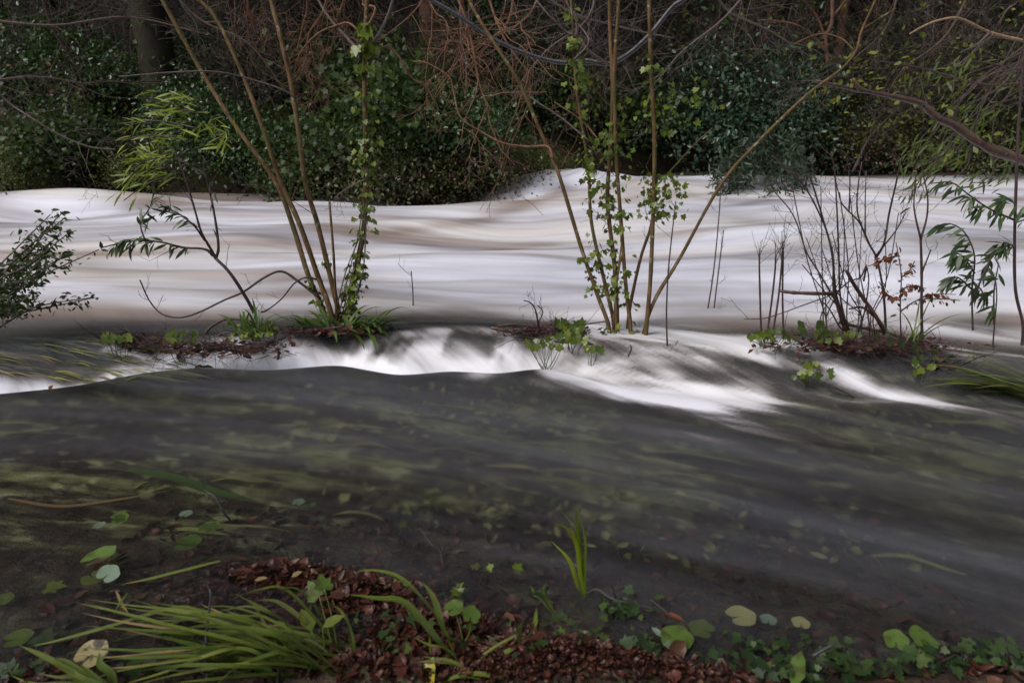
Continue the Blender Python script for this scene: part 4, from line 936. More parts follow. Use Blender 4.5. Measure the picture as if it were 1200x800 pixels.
for p_, w0, w1, tw in [([(1000, 402), (990, 375), (980, 345), (976, 305), (970, 275), (960, 250), (945, 222), (925, 200), (905, 183)], 5.5, 1.6, 10), ([(994, 400), (985, 372), (977, 340), (976, 300), (966, 262), (955, 225), (948, 205)], 5, 1.8, 8),
                       ([(992, 400), (982, 360), (960, 320), (945, 295), (935, 265), (925, 245), (905, 222)], 3.4, 1.2, 7), ([(996, 400), (985, 350), (983, 300), (981, 250), (978, 200), (974, 180)], 3.6, 1.2, 7), ([(1002, 400), (985, 384), (972, 362), (962, 352)], 3, 1.5, 3),
                       ([(1000, 404), (1012, 370), (1018, 330), (1015, 310)], 2.6, 1.3, 4), ([(1015, 312), (1008, 325), (995, 330), (975, 345), (940, 358), (900, 372), (872, 374)], 2.4, 1, 5), ([(985, 365), (965, 340), (940, 310)], 2, 1, 3)]:
    stem_part(p_, YR, YR + U(-.25, .25), w0, w1, tw, .26, 'stem', 'shoot', .1, .0018)
for i in range(12):
    x0 = U(955, 1030); x1 = x0 + U(-45, 45); y1 = U(195, 320)
    stem_part([(x0, 403), (x0 + U(-5, 5), 370), ((x0 + x1) / 2 + U(-8, 8), (400 + y1) / 2), (x1, y1)], YR + U(-.12, .2), YR + U(-.2, .3), U(1.8, 2.8), 1, random.randint(3, 8), .2, 'stem', 'shoot', .1, .0015)
t = thing('dogwood_shrub', 'taller forked red shrub at the right of the right island, left of the brown-leaved twig', 'shrub', W(1037, 405, .17))
for p_, w0, w1, tw in [([(1038, 404), (1036, 350), (1028, 305), (1018, 285), (1008, 262), (992, 245)], 5.5, 2, 7), ([(1026, 302), (1036, 285), (1042, 250), (1050, 215), (1056, 186)], 3.4, 1.4, 6), ([(1034, 290), (1050, 270), (1062, 248)], 2.2, 1, 3), ([(1018, 285), (1005, 250), (1006, 215), (1010, 190)], 2.6, 1.2, 4), ([(1014, 278), (1014, 235), (1015, 200)], 2, 1, 3), ([(992, 245), (985, 235), (978, 205)], 2, 1, 3), ([(995, 248), (996, 210), (993, 185)], 1.9, 1, 3)]:
    stem_part(p_, YR - .03, YR + U(-.2, .15), w0, w1, tw, .2, 'stem', 'shoot', .1 if w0 > 5 else 0, .0016)
G_SPRIG = 'bare upright sprigs at the left of the right island'
for pts, lab in [([(892, 400), (891, 360), (890, 320), (890, 297)], 'bare sprig with fan-like top, leftmost on the right island'), ([(898, 400), (904, 355), (908, 320), (909, 300)], 'bare sprig leaning right beside the leftmost fan-topped sprig'), ([(904, 400), (912, 350), (916, 310), (917, 292)], 'taller bare sprig with dense top, third from the left of the island'), ([(918, 398), (917, 345), (918, 295)], 'bare sprig just left of the blunt level stick end')]:
    t = thing('bare_sprig', lab, 'sapling', W(pts[0][0], pts[0][1], .17), G_SPRIG); mb = MB(); c = stem_px(mb, pts, YR, YR, 3, 2, root=.1, jit=.01)
    for i in range(7): grow(mb, c[-1 - i % 4], (U(-.7, .7), U(-.5, .5), 1), U(.10, .24), .0018, 1, .05, .2, (1, 2), .6, .5, None, .001, 4)
    mb.build('stem', M['shoot'], t)
t = thing('bare_sapling', 'straight thin sapling with a forked top at the right end of the right island', 'sapling', W(1081, 418, .12))
mb = MB(); c = stem_px(mb, [(1081, 418), (1080, 370), (1080, 320), (1079, 280)], 4.2, 4.2, 4.6, 3.4, root=.1, jit=.01)
for p_ in [[(1079, 280), (1073, 255), (1071, 235), (1074, 200)], [(1079, 280), (1086, 255), (1087, 230), (1082, 205), (1078, 180)], [(1080, 320), (1086, 305), (1091, 292)]]: side_twigs(mb, stem_px(mb, p_, 4.2, 4.2, 2.6, 1.2, jit=.01), 3, .12, .0014)
mb.build('stem', M['shoot'], t)
t = thing('beech_twig', 'slim twig plant with dead brown leaves between two red shoots on the right island', 'sapling', W(1056, 404, .17)); mb = MB(); lf = MB()
cs = [stem_px(mb, q, YR - .1, YR - .1, 2, 1, jit=.02) for q in ([(1056, 404), (1055, 360), (1056, 320), (1050, 284)], [(1055, 365), (1075, 352), (1100, 350), (1125, 352)], [(1055, 352), (1040, 345), (1030, 330)], [(1056, 325), (1065, 318), (1072, 306)], [(1055, 340), (1068, 335), (1085, 338)], [(1054, 300), (1040, 302), (1018, 312)], [(1075, 352), (1090, 345), (1120, 345)])]
for c in cs: lance_spray(lf, c, 24, .042, 1.0, LEAF_OVAL, .25, .5)
mb.build('stem', M['shoot'], t); lf.build('leaves', M['rust_leaf'], t)
t = thing('bamboo_like_plant', 'tall plant with drooping dark lance leaves at the right, in the river channel', 'plant', P(1140, 385, 4.7)); mb = MB(); lf = MB()
for q, n_ in (([(1140, 388), (1139, 340), (1142, 300), (1130, 272), (1112, 262), (1096, 266)], 40), ([(1141, 350), (1155, 315), (1165, 295), (1180, 285)], 36), ([(1140, 340), (1122, 325), (1108, 330)], 26), ([(1140, 330), (1150, 340), (1158, 355)], 26), ([(1165, 380), (1165, 340), (1170, 310)], 24), ([(1142, 320), (1128, 300), (1115, 296)], 22)):
    c = stem_px(mb, q, 4.7, 4.7 + U(-.2, .2), 2.4, 1.2, jit=.03); lance_spray(lf, c, n_, .125, 1.5, hang=.9, bias=(-.35, 0, 0), f0=.25)
mb.build('stem', M['shoot'], t); lf.build('leaves', M['lance_dark'], t)
t = thing('willow_sapling', 'thin dark sapling at the right picture edge with leafy side branch', 'sapling', W(1193, 428, .1)); mb = MB(); lf = MB()
c = stem_px(mb, [(1193, 430), (1199, 385), (1190, 340), (1189, 280), (1191, 210), (1194, 140), (1200, 60), (1205, -30)], 4.3, 4.4, 3.8, 2.8, root=.1, jit=.01)
c2 = stem_px(mb, [(1189, 258), (1160, 245), (1135, 228), (1115, 214), (1090, 215)], 4.3, 4.2, 2.6, 1.2); lance_spray(lf, c2, 40, .11, 1.5, hang=.8)
for q in ([(1190, 240), (1180, 232), (1168, 240)], [(1190, 262), (1200, 250), (1215, 240)], [(1190, 290), (1178, 285), (1170, 292)]): lance_spray(lf, stem_px(mb, q, 4.3, 4.3, 1.6, 1), 20, .11, 1.6, hang=.3)
mb.build('stem', M['shoot'], t); lf.build('leaves', M['lance_dark'], t)
t = thing('bare_sapling', 'short thin shoot in the channel left of the right picture edge sapling', 'sapling', W(1162, 420, .1)); mb = MB(); stem_px(mb, [(1162, 422), (1165, 385), (1168, 350), (1167, 330)], 4.25, 4.25, 2.4, 1.2, root=.1); mb.build('stem', M['shoot'], t)

# ---- boughs reaching in from trees outside the picture
t = thing('overhanging_bough', 'thick wet purple-brown bough sloping down from right picture edge towards the leaning pole', 'branch', P(1330, 250, 5.4))
Yb_ = 5.4
mb = MB(); c = stem_px(mb, [(1330, 250), (1260, 208), (1200, 188), (1152, 170), (1120, 148), (1098, 138), (1080, 122), (1050, 114), (1010, 106), (985, 101), (958, 95)], Yb_, Yb_ - .2, 17, 3.6, 6, 10, .45, .07)
tube(mb, catmull(pix([(1010, 107), (1004, 100), (1000, 93)], Yb_ - .2), 3), [.02, .014], 8); mb.build('bough', M['wet_bough'], t)
mb = MB(); side_twigs(mb, c, 16, .45, .004, .25, 1., 2, .0); stem_px(mb, [(1118, 148), (1122, 125), (1130, 110)], Yb_, Yb_, 3, 1.5); stem_px(mb, [(1140, 165), (1135, 190), (1125, 205)], Yb_, Yb_, 3, 1.5); mb.build('twigs', M['shoot'], t)
lf = MB(); n = 110; q = c[rng.integers(int(len(c) * .2), len(c), n)]; leaves(lf, LEAF_OVAL, q + rng.normal(size=(n, 3)) * .16, rand_dirs(n), rand_dirs(n, .6), .06 * rng.uniform(.5, 1.2, n)); lf.build('leaves', M['olive_bud'], t)
t = thing('overhanging_branch', 'thin dark wet branch sagging across the top centre of the picture', 'branch', P(480, -60, 5.6))
mb = MB(); c = stem_px(mb, [(430, -60), (470, -25), (506, 0), (540, 20), (575, 44), (620, 64), (658, 73), (690, 71), (712, 75), (738, 62), (762, 40), (785, 12), (800, 0), (850, -30)], 5.6, 5.4, 5, 6, 5, 8, .12, .02); mb.build('bough', M['wet_black'], t)
mb = MB(); c2 = stem_px(mb, [(712, 75), (690, 60), (676, 42), (664, 38), (645, 20), (628, 0)], 5.45, 5.4, 3.6, 2); c3 = stem_px(mb, [(676, 42), (675, 20), (665, 5), (660, -20)], 5.4, 5.4, 3.2, 2); c4 = stem_px(mb, [(697, 66), (696, 52), (690, 45)], 5.45, 5.4, 2.6, 1.6)
for q in (c2, c3, c4): side_twigs(mb, q, 6, .25, .0024)
side_twigs(mb, c, 18, .5, .0035, .2, .7, 2, -.02); mb.build('twigs', M['twig_grey'], t)
t = thing('overhanging_branch', 'pale tan branch reaching in at the top right corner above the thick bough', 'branch', P(1260, 70, 6.0)); mb = MB()
c = stem_px(mb, [(1290, 75), (1240, 58), (1200, 48), (1160, 38), (1125, 22), (1100, 24), (1080, 32), (1066, 40)], 6, 5.8, 6, 2.2); mb.build('bough', M['twig_tan'], t); mb = MB()
for q in ([(1165, 40), (1145, 58), (1128, 72), (1115, 82)], [(1160, 38), (1150, 48), (1140, 55), (1125, 62)], [(1170, 30), (1180, 12), (1190, 5)]): side_twigs(mb, stem_px(mb, q, 5.9, 5.8, 2.6, 1.4), 4, .25, .002)
side_twigs(mb, c, 10, .4, .003, .1, .9, 2); mb.build('twigs', M['twig_grey'], t)
t = thing('overhanging_branch', 'forked dark reddish branch hanging in above the leaning pole tip, top right', 'branch', P(975, -40, 6.2)); mb = MB()
c = stem_px(mb, [(985, -60), (976, -10), (975, 25), (968, 45), (970, 75)], 6.2, 6.2, 6, 5); mb.build('bough', M['bark_red'], t); mb = MB()
for q in ([(968, 60), (955, 45), (935, 30), (910, 25), (888, 24)], [(970, 55), (960, 25), (950, 10), (938, -5)], [(976, 20), (990, 2), (1000, -15)]): side_twigs(mb, stem_px(mb, q, 6.2, 6.1, 3.2, 1.4), 6, .35, .0026, depth=2)
mb.build('twigs', M['bark_red'], t)
t = thing('overhanging_branch', 'pale grey twiggy branch reaching in at the left edge above the dark shrub', 'branch', P(-60, 60, 6.5)); mb = MB()
c = stem_px(mb, [(-70, 60), (-20, 90), (10, 120), (40, 140), (70, 158), (105, 172), (135, 175)], 6.5, 6.6, 4.5, 1.5); mb.build('bough', M['twig_grey'], t); mb = MB(); side_twigs(mb, c, 16, .5, .003, .25, 1., 2, -.03); mb.build('twigs', M['twig_grey'], t)
t = thing('overhanging_branch', 'cascade of rust-coloured bare twigs hanging at the top centre left of the middle hazel', 'branch', P(520, -60, 6.6)); mb = MB()
mains = [[(500, -60), (505, 5), (515, 25), (527, 52)], [(520, -40), (545, 20), (555, 60), (562, 100), (575, 130)], [(560, -50), (580, 20), (600, 60), (625, 90)], [(540, -40), (540, 30), (542, 60), (540, 90), (548, 105)], [(600, -50), (600, 10), (585, 40), (560, 50)], [(640, -40), (625, 10), (600, 35)]]
for q in mains:
    c = stem_px(mb, q, 6.6, 6.6 + U(-.4, .4), 4.5, 1.6)
    for i in range(6):
        j = random.randint(2, len(c) - 2); grow(mb, c[j], nrm(c[j + 1] - c[j]) + rdir() * .9 + np.array((.15, 0, -.1)), U(.4, 1.0), .0066, 2, -.02, .42, (1, 4), .7, .6, None, .0022, 7)
mb.build('twigs', M['twig_rust'], t)
t = thing('overhanging_branch', 'tangle of rust-coloured twigs hanging at the top between the left hazel stems', 'branch', P(380, -60, 5.9)); mb = MB()
for q in [[(345, -60), (360, 0), (355, 30), (348, 60)], [(390, -50), (380, 10), (362, 40), (360, 70)], [(300, -50), (290, 0), (300, 40)], [(400, -60), (405, -10), (395, 20)]]:
    c = stem_px(mb, q, 5.9, 5.9 + U(-.3, .3), 3.4, 1.4)
    for i in range(9):
        j = random.randint(2, len(c) - 2); grow(mb, c[j], nrm(c[j + 1] - c[j]) + rdir() * .8 + np.array((0, 0, -.2)), U(.25, .6), .003, 2, -.05, .5, (2, 4), .7, .6, None, .0015, 7)
mb.build('twigs', M['twig_rust'], t)

t = thing('hanging_willow', 'wispy yellow-green willow sprays hanging over the river from the top right, beyond the thick bough', 'tree', P(1260, 60, 8.0)); mb = MB(); lf = MB()
for i in range(20):
    x1, y1 = random.choice([(U(1080, 1200), U(95, 170)), (U(1110, 1215), U(150, 225)), (U(1060, 1130), U(190, 240)), (U(1150, 1220), U(90, 200))]); Y = 7.6 + U(-.7, .7)
    c = stem_px(mb, [(1260 + U(-50, 60), U(-60, 110)), ((1250 + x1) / 2 + U(-25, 25), (20 + y1) / 2 + U(-35, 25)), (x1 + U(5, 25), y1 - U(5, 30)), (x1, y1)], Y, Y + U(-.5, .5), 2.0, 1.0, 5, 4); lance_spray(lf, c[len(c) // 2:], 24, .13, 1.2, hang=.2, jit=.07, bias=(-.3, 0, 0))
mb.build('branches', M['shoot'], t); lf.build('leaves', M['willow_far'], t)

def web(label, mains, Y, mat, n=8, L=(.4, 1.0), r=.004):
    t = thing('overhanging_branch', label, 'branch', P(mains[0][0][0], mains[0][0][1], Y)); mb = MB()
    for q in mains:
        c = stem_px(mb, q, Y, Y + U(-.4, .4), 3.6, 1.3)
        for i in range(n):
            j = random.randint(2, len(c) - 2); grow(mb, c[j], nrm(c[j + 1] - c[j]) + rdir() * .75, U(*L), r, 2, .0, .4, (1, 4), .75, .6, None, .0018, 7)
    mb.build('twigs', M[mat], t)
web('web of fine grey-brown twigs across the top, between the middle hazel and the leaning pole', [[(600, -40), (660, 10), (720, 30), (790, 45)], [(900, -40), (850, 20), (800, 60), (770, 95)], [(830, -40), (850, 10), (900, 35), (940, 60)], [(700, -40), (690, 20), (640, 60), (600, 110)]], 7.2, 'twig_grey')
web('web of fine dark twigs across the top left corner', [[(-40, 20), (60, 30), (150, 20), (240, 40)], [(40, -40), (60, 30), (90, 80), (100, 120)], [(180, -40), (230, 20), (290, 50), (330, 100)], [(-40, 100), (40, 90), (110, 100)]], 7.0, 'twig_dark', 9)
web('web of fine reddish twigs at the top right, behind the thick bough', [[(1240, 90), (1160, 100), (1080, 80), (1020, 70)], [(1150, -40), (1110, 40), (1060, 80), (1040, 110)], [(1060, -40), (1040, 30), (1000, 70)], [(1240, 20), (1180, 70), (1120, 110)], [(1000, 200), (1020, 160), (1050, 130)]], 7.5, 'twig_dark', 9)
# ------------------------------------------------------------------ near margin: leaf litter, sedges, floating leaves
WZ = 0.0
def litter(name, label, n, area, zoff, size, mat, kind='stuff', tmpl=LEAF_CURL, flat=1.6, under=None):
    xs, ys = area(n); z = terrain(xs, ys)
    if under is not None:
        k_ = under(xs, ys, z); xs, ys, z = xs[k_], ys[k_], z[k_]
    m = len(xs); pos = np.stack([xs, ys, z + rng.uniform(*zoff, m)], 1)
    mb = MB(); leaves(mb, tmpl, pos, rand_dirs(m) * np.array((1, 1, .35)), rand_dirs(m) * .8 + np.array((0, 0, flat * .5)), size * np.minimum(1.35, np.exp(rng.normal(size=m) * .38)), rng.uniform(.5, 1.5, m))
    o = mb.build(name, M[mat]); return tag(o, label, 'leaf litter', kind=kind)
def gauss_area(items):
    def f(n):
        k_ = rng.integers(0, len(items), n); out = []
        c = np.array([W(a, b, .03)[:2] for a, b, _, _ in items]); s = np.array([(rx, ry) for _, _, rx, ry in items])
        q = c[k_] + rng.normal(size=(n, 2)) * s[k_]; return q[:, 0], q[:, 1]
    return f
litter('leaf_litter', 'wet red-brown dead leaves heaped at the near water edge', 3500, gauss_area([(330, 664, .13, .05), (275, 680, .09, .05), (400, 672, .14, .06), (450, 695, .12, .07), (300, 700, .14, .06), (380, 715, .14, .06), (500, 735, .12, .08), (560, 725, .10, .06), (350, 740, .2, .08), (480, 770, .2, .08)]), (.0, .022), .034, 'litter')
litter('leaf_litter', 'broad flat wet red-brown leaves plastered over the heap at the near water edge', 4200, gauss_area([(330, 664, .13, .05), (275, 680, .09, .05), (400, 672, .14, .06), (450, 695, .12, .07), (300, 700, .14, .06), (380, 715, .14, .06), (500, 735, .12, .08), (560, 725, .10, .06), (350, 740, .2, .08), (480, 770, .2, .08)]), (.0, .022), .040, 'litter', tmpl=LEAF_OVAL, flat=2.4)
litter('leaf_litter', 'finer brown leaf crumbs on the mud at the bottom centre of the picture', 4600, gauss_area([(620, 755, .10, .06), (650, 785, .12, .06), (700, 785, .12, .05), (600, 800, .15, .05), (760, 800, .14, .05), (540, 790, .15, .05)]), (.0, .016), .021, 'litter')
litter('leaf_litter', 'brown leaves between the green plants at the bottom right', 300, gauss_area([(1000, 790, .25, .06), (1150, 795, .12, .06), (880, 800, .2, .05), (100, 800, .25, .06), (60, 790, .2, .05)]), (.0, .02), .034, 'litter')
def uni(x0, x1, y0, y1): return lambda n: (rng.uniform(x0, x1, n), rng.uniform(y0, y1, n))
litter('sunken_leaves', 'dark brown leaves lying on the bed under the near shallow water', 1100, uni(-1.6, 1.6, 1.6, 2.7), (.0, .012), .055, 'litter', under=lambda x, y, z: z < -.01)
litter('leaf_litter', 'dead leaves plastered on the front of the flooded bank at the left', 900, gauss_area([(200, 408, .18, .05), (250, 412, .18, .05), (300, 410, .18, .05), (350, 402, .15, .05), (400, 392, .12, .05)]), (.0, .025), .04, 'litter')
litter('sunken_leaves', 'pale olive leaves blurred on the bed under the running water', 2400, uni(-3.6, 4.4, 1.95, 4.1), (.0, .06), .055, 'palelitter', under=lambda x, y, z: (z < -.13) & (y > 2.5 - .35 * np.clip(x + .3, -1, 1)) & (fbm(x * .9, y * 1.6) > .46))
def sub_blades(n):
    mb = MB()
    for i in range(n):
        x = U(-3.2, 4.0); y = U(2.3, 4.0); z = tz(x, y); sl = .34 + .1 * x; L = U(.25, .6)
        d = np.array((1, -sl * .8, 0)) * (1 if random.random() < .8 else -1) ; p = np.array((x, y, z))
        blade(mb, [p, p + d * L * .35 + np.array((0, 0, U(.03, .07))), p + d * L * .7 + np.array((0, U(-.02, .02), U(.03, .08))), p + d * L + np.array((0, U(-.03, .03), U(.01, .05)))], U(.012, .03))
    return tag(mb.build('sunken_grass', M['palelitter']), 'flooded grass laid flat by the current under the running water', 'grass', kind='stuff')
sub_blades(45)
mb = MB()       # grass combed by the overflow at the left
for i in range(200):
    a = W(U(-60, 200), U(406, 434), .06); a[2] = float(water_h(a[:1], a[1:2])[0]) - U(.015, .05); d = nrm(np.array((1, -.28 + U(-.12, .12), 0))); L = U(.15, .42)
    if a[2] < tz(a[0], a[1]): a[2] = tz(a[0], a[1]) + .005
    blade(mb, [a, a + d * L * .5 + np.array((0, 0, .012)), a + d * L + np.array((0, 0, -.01))], U(.008, .018))
tag(mb.build('sunken_grass', M['palelitter']), 'green and straw grass combed flat under the overflow at the left', 'grass', kind='stuff')

def one_blade(name, label, px, w_, mat, zs, cat='grass blade', group=None):
    mb = MB(); blade(mb, [W(a, b, z) for (a, b), z in zip(px, zs)], w_, fold=.15); return tag(mb.build(name, M[mat], loc=W(*px[0], zs[0])), label, cat, group)
G_BL = 'long loose grass blades at the near water'
one_blade('long_blade', 'wide pale green blade lying under the water, left of centre', [(150, 552), (200, 560), (250, 577), (306, 590)], .055, 'fern', [-.02, -.015, -.015, -.02], group=G_BL)
one_blade('long_blade', 'long straw-brown blade under the water at the left', [(10, 586), (70, 594), (140, 586), (205, 576)], .022, 'brownblade', [-.02, -.012, -.012, -.02], group=G_BL)
one_blade('long_blade', 'straight green blade above the round leaves pointing at the leaf heap', [(258, 657), (215, 668), (175, 678), (140, 685)], .016, 'grass', [.06, .05, .03, .0], group=G_BL)
one_blade('long_blade', 'long green blade arching left onto the dark still water', [(236, 716), (215, 711), (180, 718), (120, 736), (60, 752), (34, 757)], .017, 'grass', [.05, .07, .06, .04, .01, -.005], group=G_BL)
one_blade('long_blade', 'faint green blade just under the surface below an arching one', [(236, 718), (180, 738), (120, 756)], .012, 'fern', [.02, .0, -.01], group=G_BL)
one_blade('long_blade', 'thin dry brown blade slanting over the leaf litter, bottom left', [(370, 745), (395, 758), (413, 772)], .008, 'brownblade', [.08, .07, .05], group=G_BL)
one_blade('long_blade', 'dry crossed stalk lying on the still water below the round leaves', [(136, 692), (143, 708), (151, 719)], .009, 'brownblade', [.006, .008, .004], group=G_BL)
one_blade('long_blade', 'short green blade crossing a dry stalk on the still water', [(150, 694), (141, 706), (135, 715)], .007, 'fern', [.012, .014, .008], group=G_BL)
for lab, pts in (('single thin grass spike standing in the mud right of the two-leaved stalk', [(505, 775), (503, 745), (502, 728)]),): one_blade('long_blade', lab, pts, .006, 'grass', [.05, .12, .18], group=G_BL)

def sedge(label, blades, wd, root, mat='grass', name='sedge_clump', group='sedge clumps at the near water edge', side=None):
    """blades: photo polylines with a height for each point"""
    mb = MB()
    for pts in blades: blade(mb, [W(a + U(-4, 4), b + U(-4, 4), z) for a, b, z in pts], wd * U(.5, 1.3), side)
    return tag(mb.build(name, M[mat], loc=W(*root)), label, 'grass', group)
def fan(x0, y0, tips, z0=.04, zt=.05, arch=.12):
    out = []
    for (a, b, z) in tips:
        m1 = ((x0 * .62 + a * .38), (y0 * .62 + b * .38) - arch * 90 * U(.4, 1), z0 + arch * U(.5, 1)); m2 = ((x0 * .25 + a * .75), (y0 * .25 + b * .75) - arch * 60 * U(.3, 1), (z0 + z) / 2 + arch * U(.4, .7))
        out.append([(x0 + U(-10, 10), y0 + U(-6, 6), z0), m1, m2, (a, b, z)])
    return out
tips = [(U(135, 260), U(700, 805), U(.02, .09)) for _ in range(58)]
S1 = sum([fan(U(320, 425), U(740, 802), [(U(70, 310), U(700, 812), U(.01, .10))], .05, .05, U(.04, .17)) for _ in range(48)], []) + sum([fan(U(360, 420), U(760, 800), [(U(150, 330), U(690, 740), U(.04, .12))], .05, .05, U(.2, .32)) for _ in range(9)], []) + [[(404, 770, .05), (365, 722, .17), (330, 692, .24), (300, 687, .24), (262, 705, .14)], [(400, 765, .05), (375, 715, .18), (345, 690, .24), (322, 688, .24)], [(340, 735, .06), (320, 718, .14), (290, 713, .14), (255, 715, .12)], [(400, 785, .05), (360, 778, .10), (300, 776, .12), (240, 790, .08)],
      [(398, 780, .05), (380, 762, .10), (350, 745, .13), (310, 742, .12), (240, 745, .08)], [(415, 770, .05), (408, 740, .12), (398, 715, .16), (385, 706, .16)], [(352, 750, .06), (338, 735, .14), (322, 725, .14)]]
sedge('large sedge clump with blades combed to the left, bottom left of the picture', S1, .0135, (380, 775, .04))
sedge('dry straw-coloured blades mixed through the large sedge clump at the bottom left', sum([fan(U(330, 420), U(745, 800), [(U(90, 300), U(705, 805), U(.02, .10))], .05, .05, U(.04, .12)) for _ in range(11)], []), .010, (375, 776, .04), 'brownblade')
sedge('sedge blades fanning up-left from the bottom left picture corner', fan(140, 815, [(22, 757, .10), (40, 785, .06), (10, 795, .05), (60, 770, .1), (90, 775, .1), (30, 800, .05), (70, 790, .06), (115, 765, .12)], .04, .05, .06) + [[(130, 812, .04), (90, 785, .1), (55, 768, .13), (22, 757, .12)]], .020, (130, 812, .03))
S3 = [[(535, 770, .06), (520, 735, .2), (490, 695, .32), (460, 672, .36), (425, 668, .34), (402, 678, .28)], [(530, 770, .06), (512, 745, .14), (475, 710, .22), (440, 700, .22), (405, 698, .2)], [(532, 768, .06), (520, 735, .18), (505, 700, .26), (492, 678, .3)], [(545, 780, .06), (525, 762, .12), (500, 752, .14), (480, 748, .12)], [(560, 792, .06), (530, 775, .1), (495, 765, .1)],
      [(480, 725, .1), (492, 722, .2)], [(540, 785, .06), (520, 778, .1), (490, 775, .1)]]
S3 = [q for q in S3 if len(q) > 2]
sedge('sedge clump with a tall bright blade arching left over the leaf heap, bottom centre', S3, .019, (535, 772, .05))
S4 = [[(545, 785, .06), (575, 765, .12), (600, 748, .17), (612, 738, .2)], [(605, 755, .12), (612, 735, .2), (618, 715, .27)], [(607, 755, .12), (622, 735, .2), (630, 712, .27)], [(575, 775, .08), (592, 762, .12), (606, 755, .12)], [(500, 806, .05), (540, 795, .09), (580, 800, .08)], [(500, 800, .05), (560, 790, .1), (620, 800, .06)]]
sedge('sedge blades leaning right over the fine litter, bottom centre', S4, .016, (560, 785, .05))
S5 = [[(685, 703, -.03), (684, 675, .08), (678, 640, .22), (664, 618, .30), (645, 610, .33)], [(685, 703, -.03), (684, 668, .1), (682, 630, .24), (670, 592, .38)], [(684, 702, -.03), (683, 670, .1), (676, 625, .26), (655, 598, .36)], [(683, 700, -.03), (678, 680, .06), (664, 655, .14), (643, 634, .2)], [(685, 703, -.03), (684, 660, .12), (680, 620, .28), (676, 588, .40)]]
sedge('upright bright grass tuft standing alone in the water right of centre', S5, .014, (685, 703, -.03), 'blurgreen', side=(.2, 1, 0))
S6 = [[(647, 718, .0), (640, 703, .05), (628, 690, .09), (622, 684, .1)], [(646, 716, .0), (634, 700, .05), (626, 695, .06)], [(645, 716, .0), (640, 695, .06), (638, 684, .1)]]
sedge('small pale grass tuft half drowned left of the upright tuft', S6, .012, (646, 717, 0), 'fern', side=(.2, 1, 0))
sedge('few thin sedge blades at the bottom left of centre', [[(414, 775, .05), (408, 755, .1), (402, 730, .16)], [(416, 778, .05), (400, 765, .08), (385, 755, .1)]], .012, (414, 777, .04))

# ---- round leaves on the water, each its own
def float_leaf(label, px, py, size, mat, z=.004, rot=0., tilt=(0, 0), tmpl=LEAF_ROUND, wid=1.0, cat='leaf', name='floating_leaf', group=None):
    c = W(px, py, z); mb = MB(); a = np.array((math.sin(rot), math.cos(rot), tilt[1])); leaves(mb, tmpl, [c - a * (0 if tmpl is LEAF_ROUND else size / 2)], [a], [np.array((tilt[0], -.0, 1))], [size], wid)
    return tag(mb.build(name, M[mat], loc=c), label, cat, group)
G_FL = 'green leaves lying on or just under the near water'
M['roundspot'] = leaf_mat('spotted_round_leaf', [(.085, .15, .02), (.10, .17, .03)], .35, .3, .5, ((.05, .03, .02), 9))
float_leaf('large round green leaf with a brown blotch, on the dark still water', 116, 652, .125, 'roundspot', .012, .6, (-.2, .1), group=G_FL)
float_leaf('pale grey-green upturned leaf touching the large blotched round leaf', 127, 672, .075, 'palegreen', .014, .3, (.4, .2), group=G_FL)
float_leaf('dark green leaf half under water beside the pale upturned leaf', 110, 678, .085, 'grass', -.006, 2.2, group=G_FL)
float_leaf('round green leaf just under the surface left of the leaf heap', 220, 637, .105, 'roundleaf', -.012, 1.2, group=G_FL)
float_leaf('green leaf with a dark corner, right above another round leaf', 246, 618, .085, 'roundleaf', -.008, .3, group=G_FL)
float_leaf('small yellow-green leaf floating farther out at the left', 140, 607, .07, 'roundleaf', -.006, 1.0, wid=1.5, group=G_FL)
float_leaf('small pale leaf floating beside a yellow-green one', 116, 616, .055, 'palegreen', -.006, .2, wid=.7, group=G_FL)
float_leaf('pale blurred leaf drifting farther out above the round leaves', 218, 603, .055, 'palegreen', -.015, .2, group=G_FL)
float_leaf('pale round leaf drifting right of the wide underwater blade', 350, 590, .055, 'palegreen', -.02, .2, group=G_FL)
float_leaf('small green leaf under water at the left picture edge', 4, 705, .07, 'ivy_fresh', -.02, 1.2, group=G_FL)
float_leaf('dark green leaf under still water below the round leaves', 68, 690, .07, 'ivy_fresh', -.02, 1.4, tmpl=LEAF_IVY, group=G_FL)
float_leaf('large drowned green leaf left of the decayed leaf', 22, 750, .085, 'ivy_fresh', -.02, 1.0, group=G_FL)
float_leaf('drowned ivy-like leaf beside a large drowned leaf at bottom left', 55, 752, .08, 'ivy_dark', -.02, 2.0, tmpl=LEAF_IVY, group=G_FL)
float_leaf('decayed straw-coloured leaf with dark holes, bottom left', 108, 766, .095, 'holeyleaf', .03, .5, (.2, .25), cat='leaf', group=G_FL)
float_leaf('yellow leaf with green veins at the bottom edge left of centre', 503, 783, .10, 'yellowgreen', .09, .3, (-.2, .9), LEAF_OVAL, 1.1, group=G_FL)
float_leaf('bright round leaf on the water at the bottom right of centre', 793, 748, .105, 'roundleaf', .01, .4, (0, .1), group=G_FL)
float_leaf('small pale leaf tip beside the bright round leaf', 770, 740, .05, 'palegreen', .015, -.6, (.3, .2), LEAF_OVAL, 1.1, group=G_FL)
float_leaf('drowned green leaf right behind the bright round leaf', 822, 738, .085, 'ivy_fresh', -.012, -.9, group=G_FL)
float_leaf('pale olive leaf under water above the bottom right herbs', 868, 724, .10, 'palelitter', -.02, 1.3, group=G_FL)
float_leaf('small pale leaf under water right of a bigger olive one', 900, 728, .055, 'palegreen', -.02, .3, group=G_FL)
float_leaf('pale leaf under water near the bottom right herbs', 938, 732, .06, 'palelitter', -.02, .3, group=G_FL)
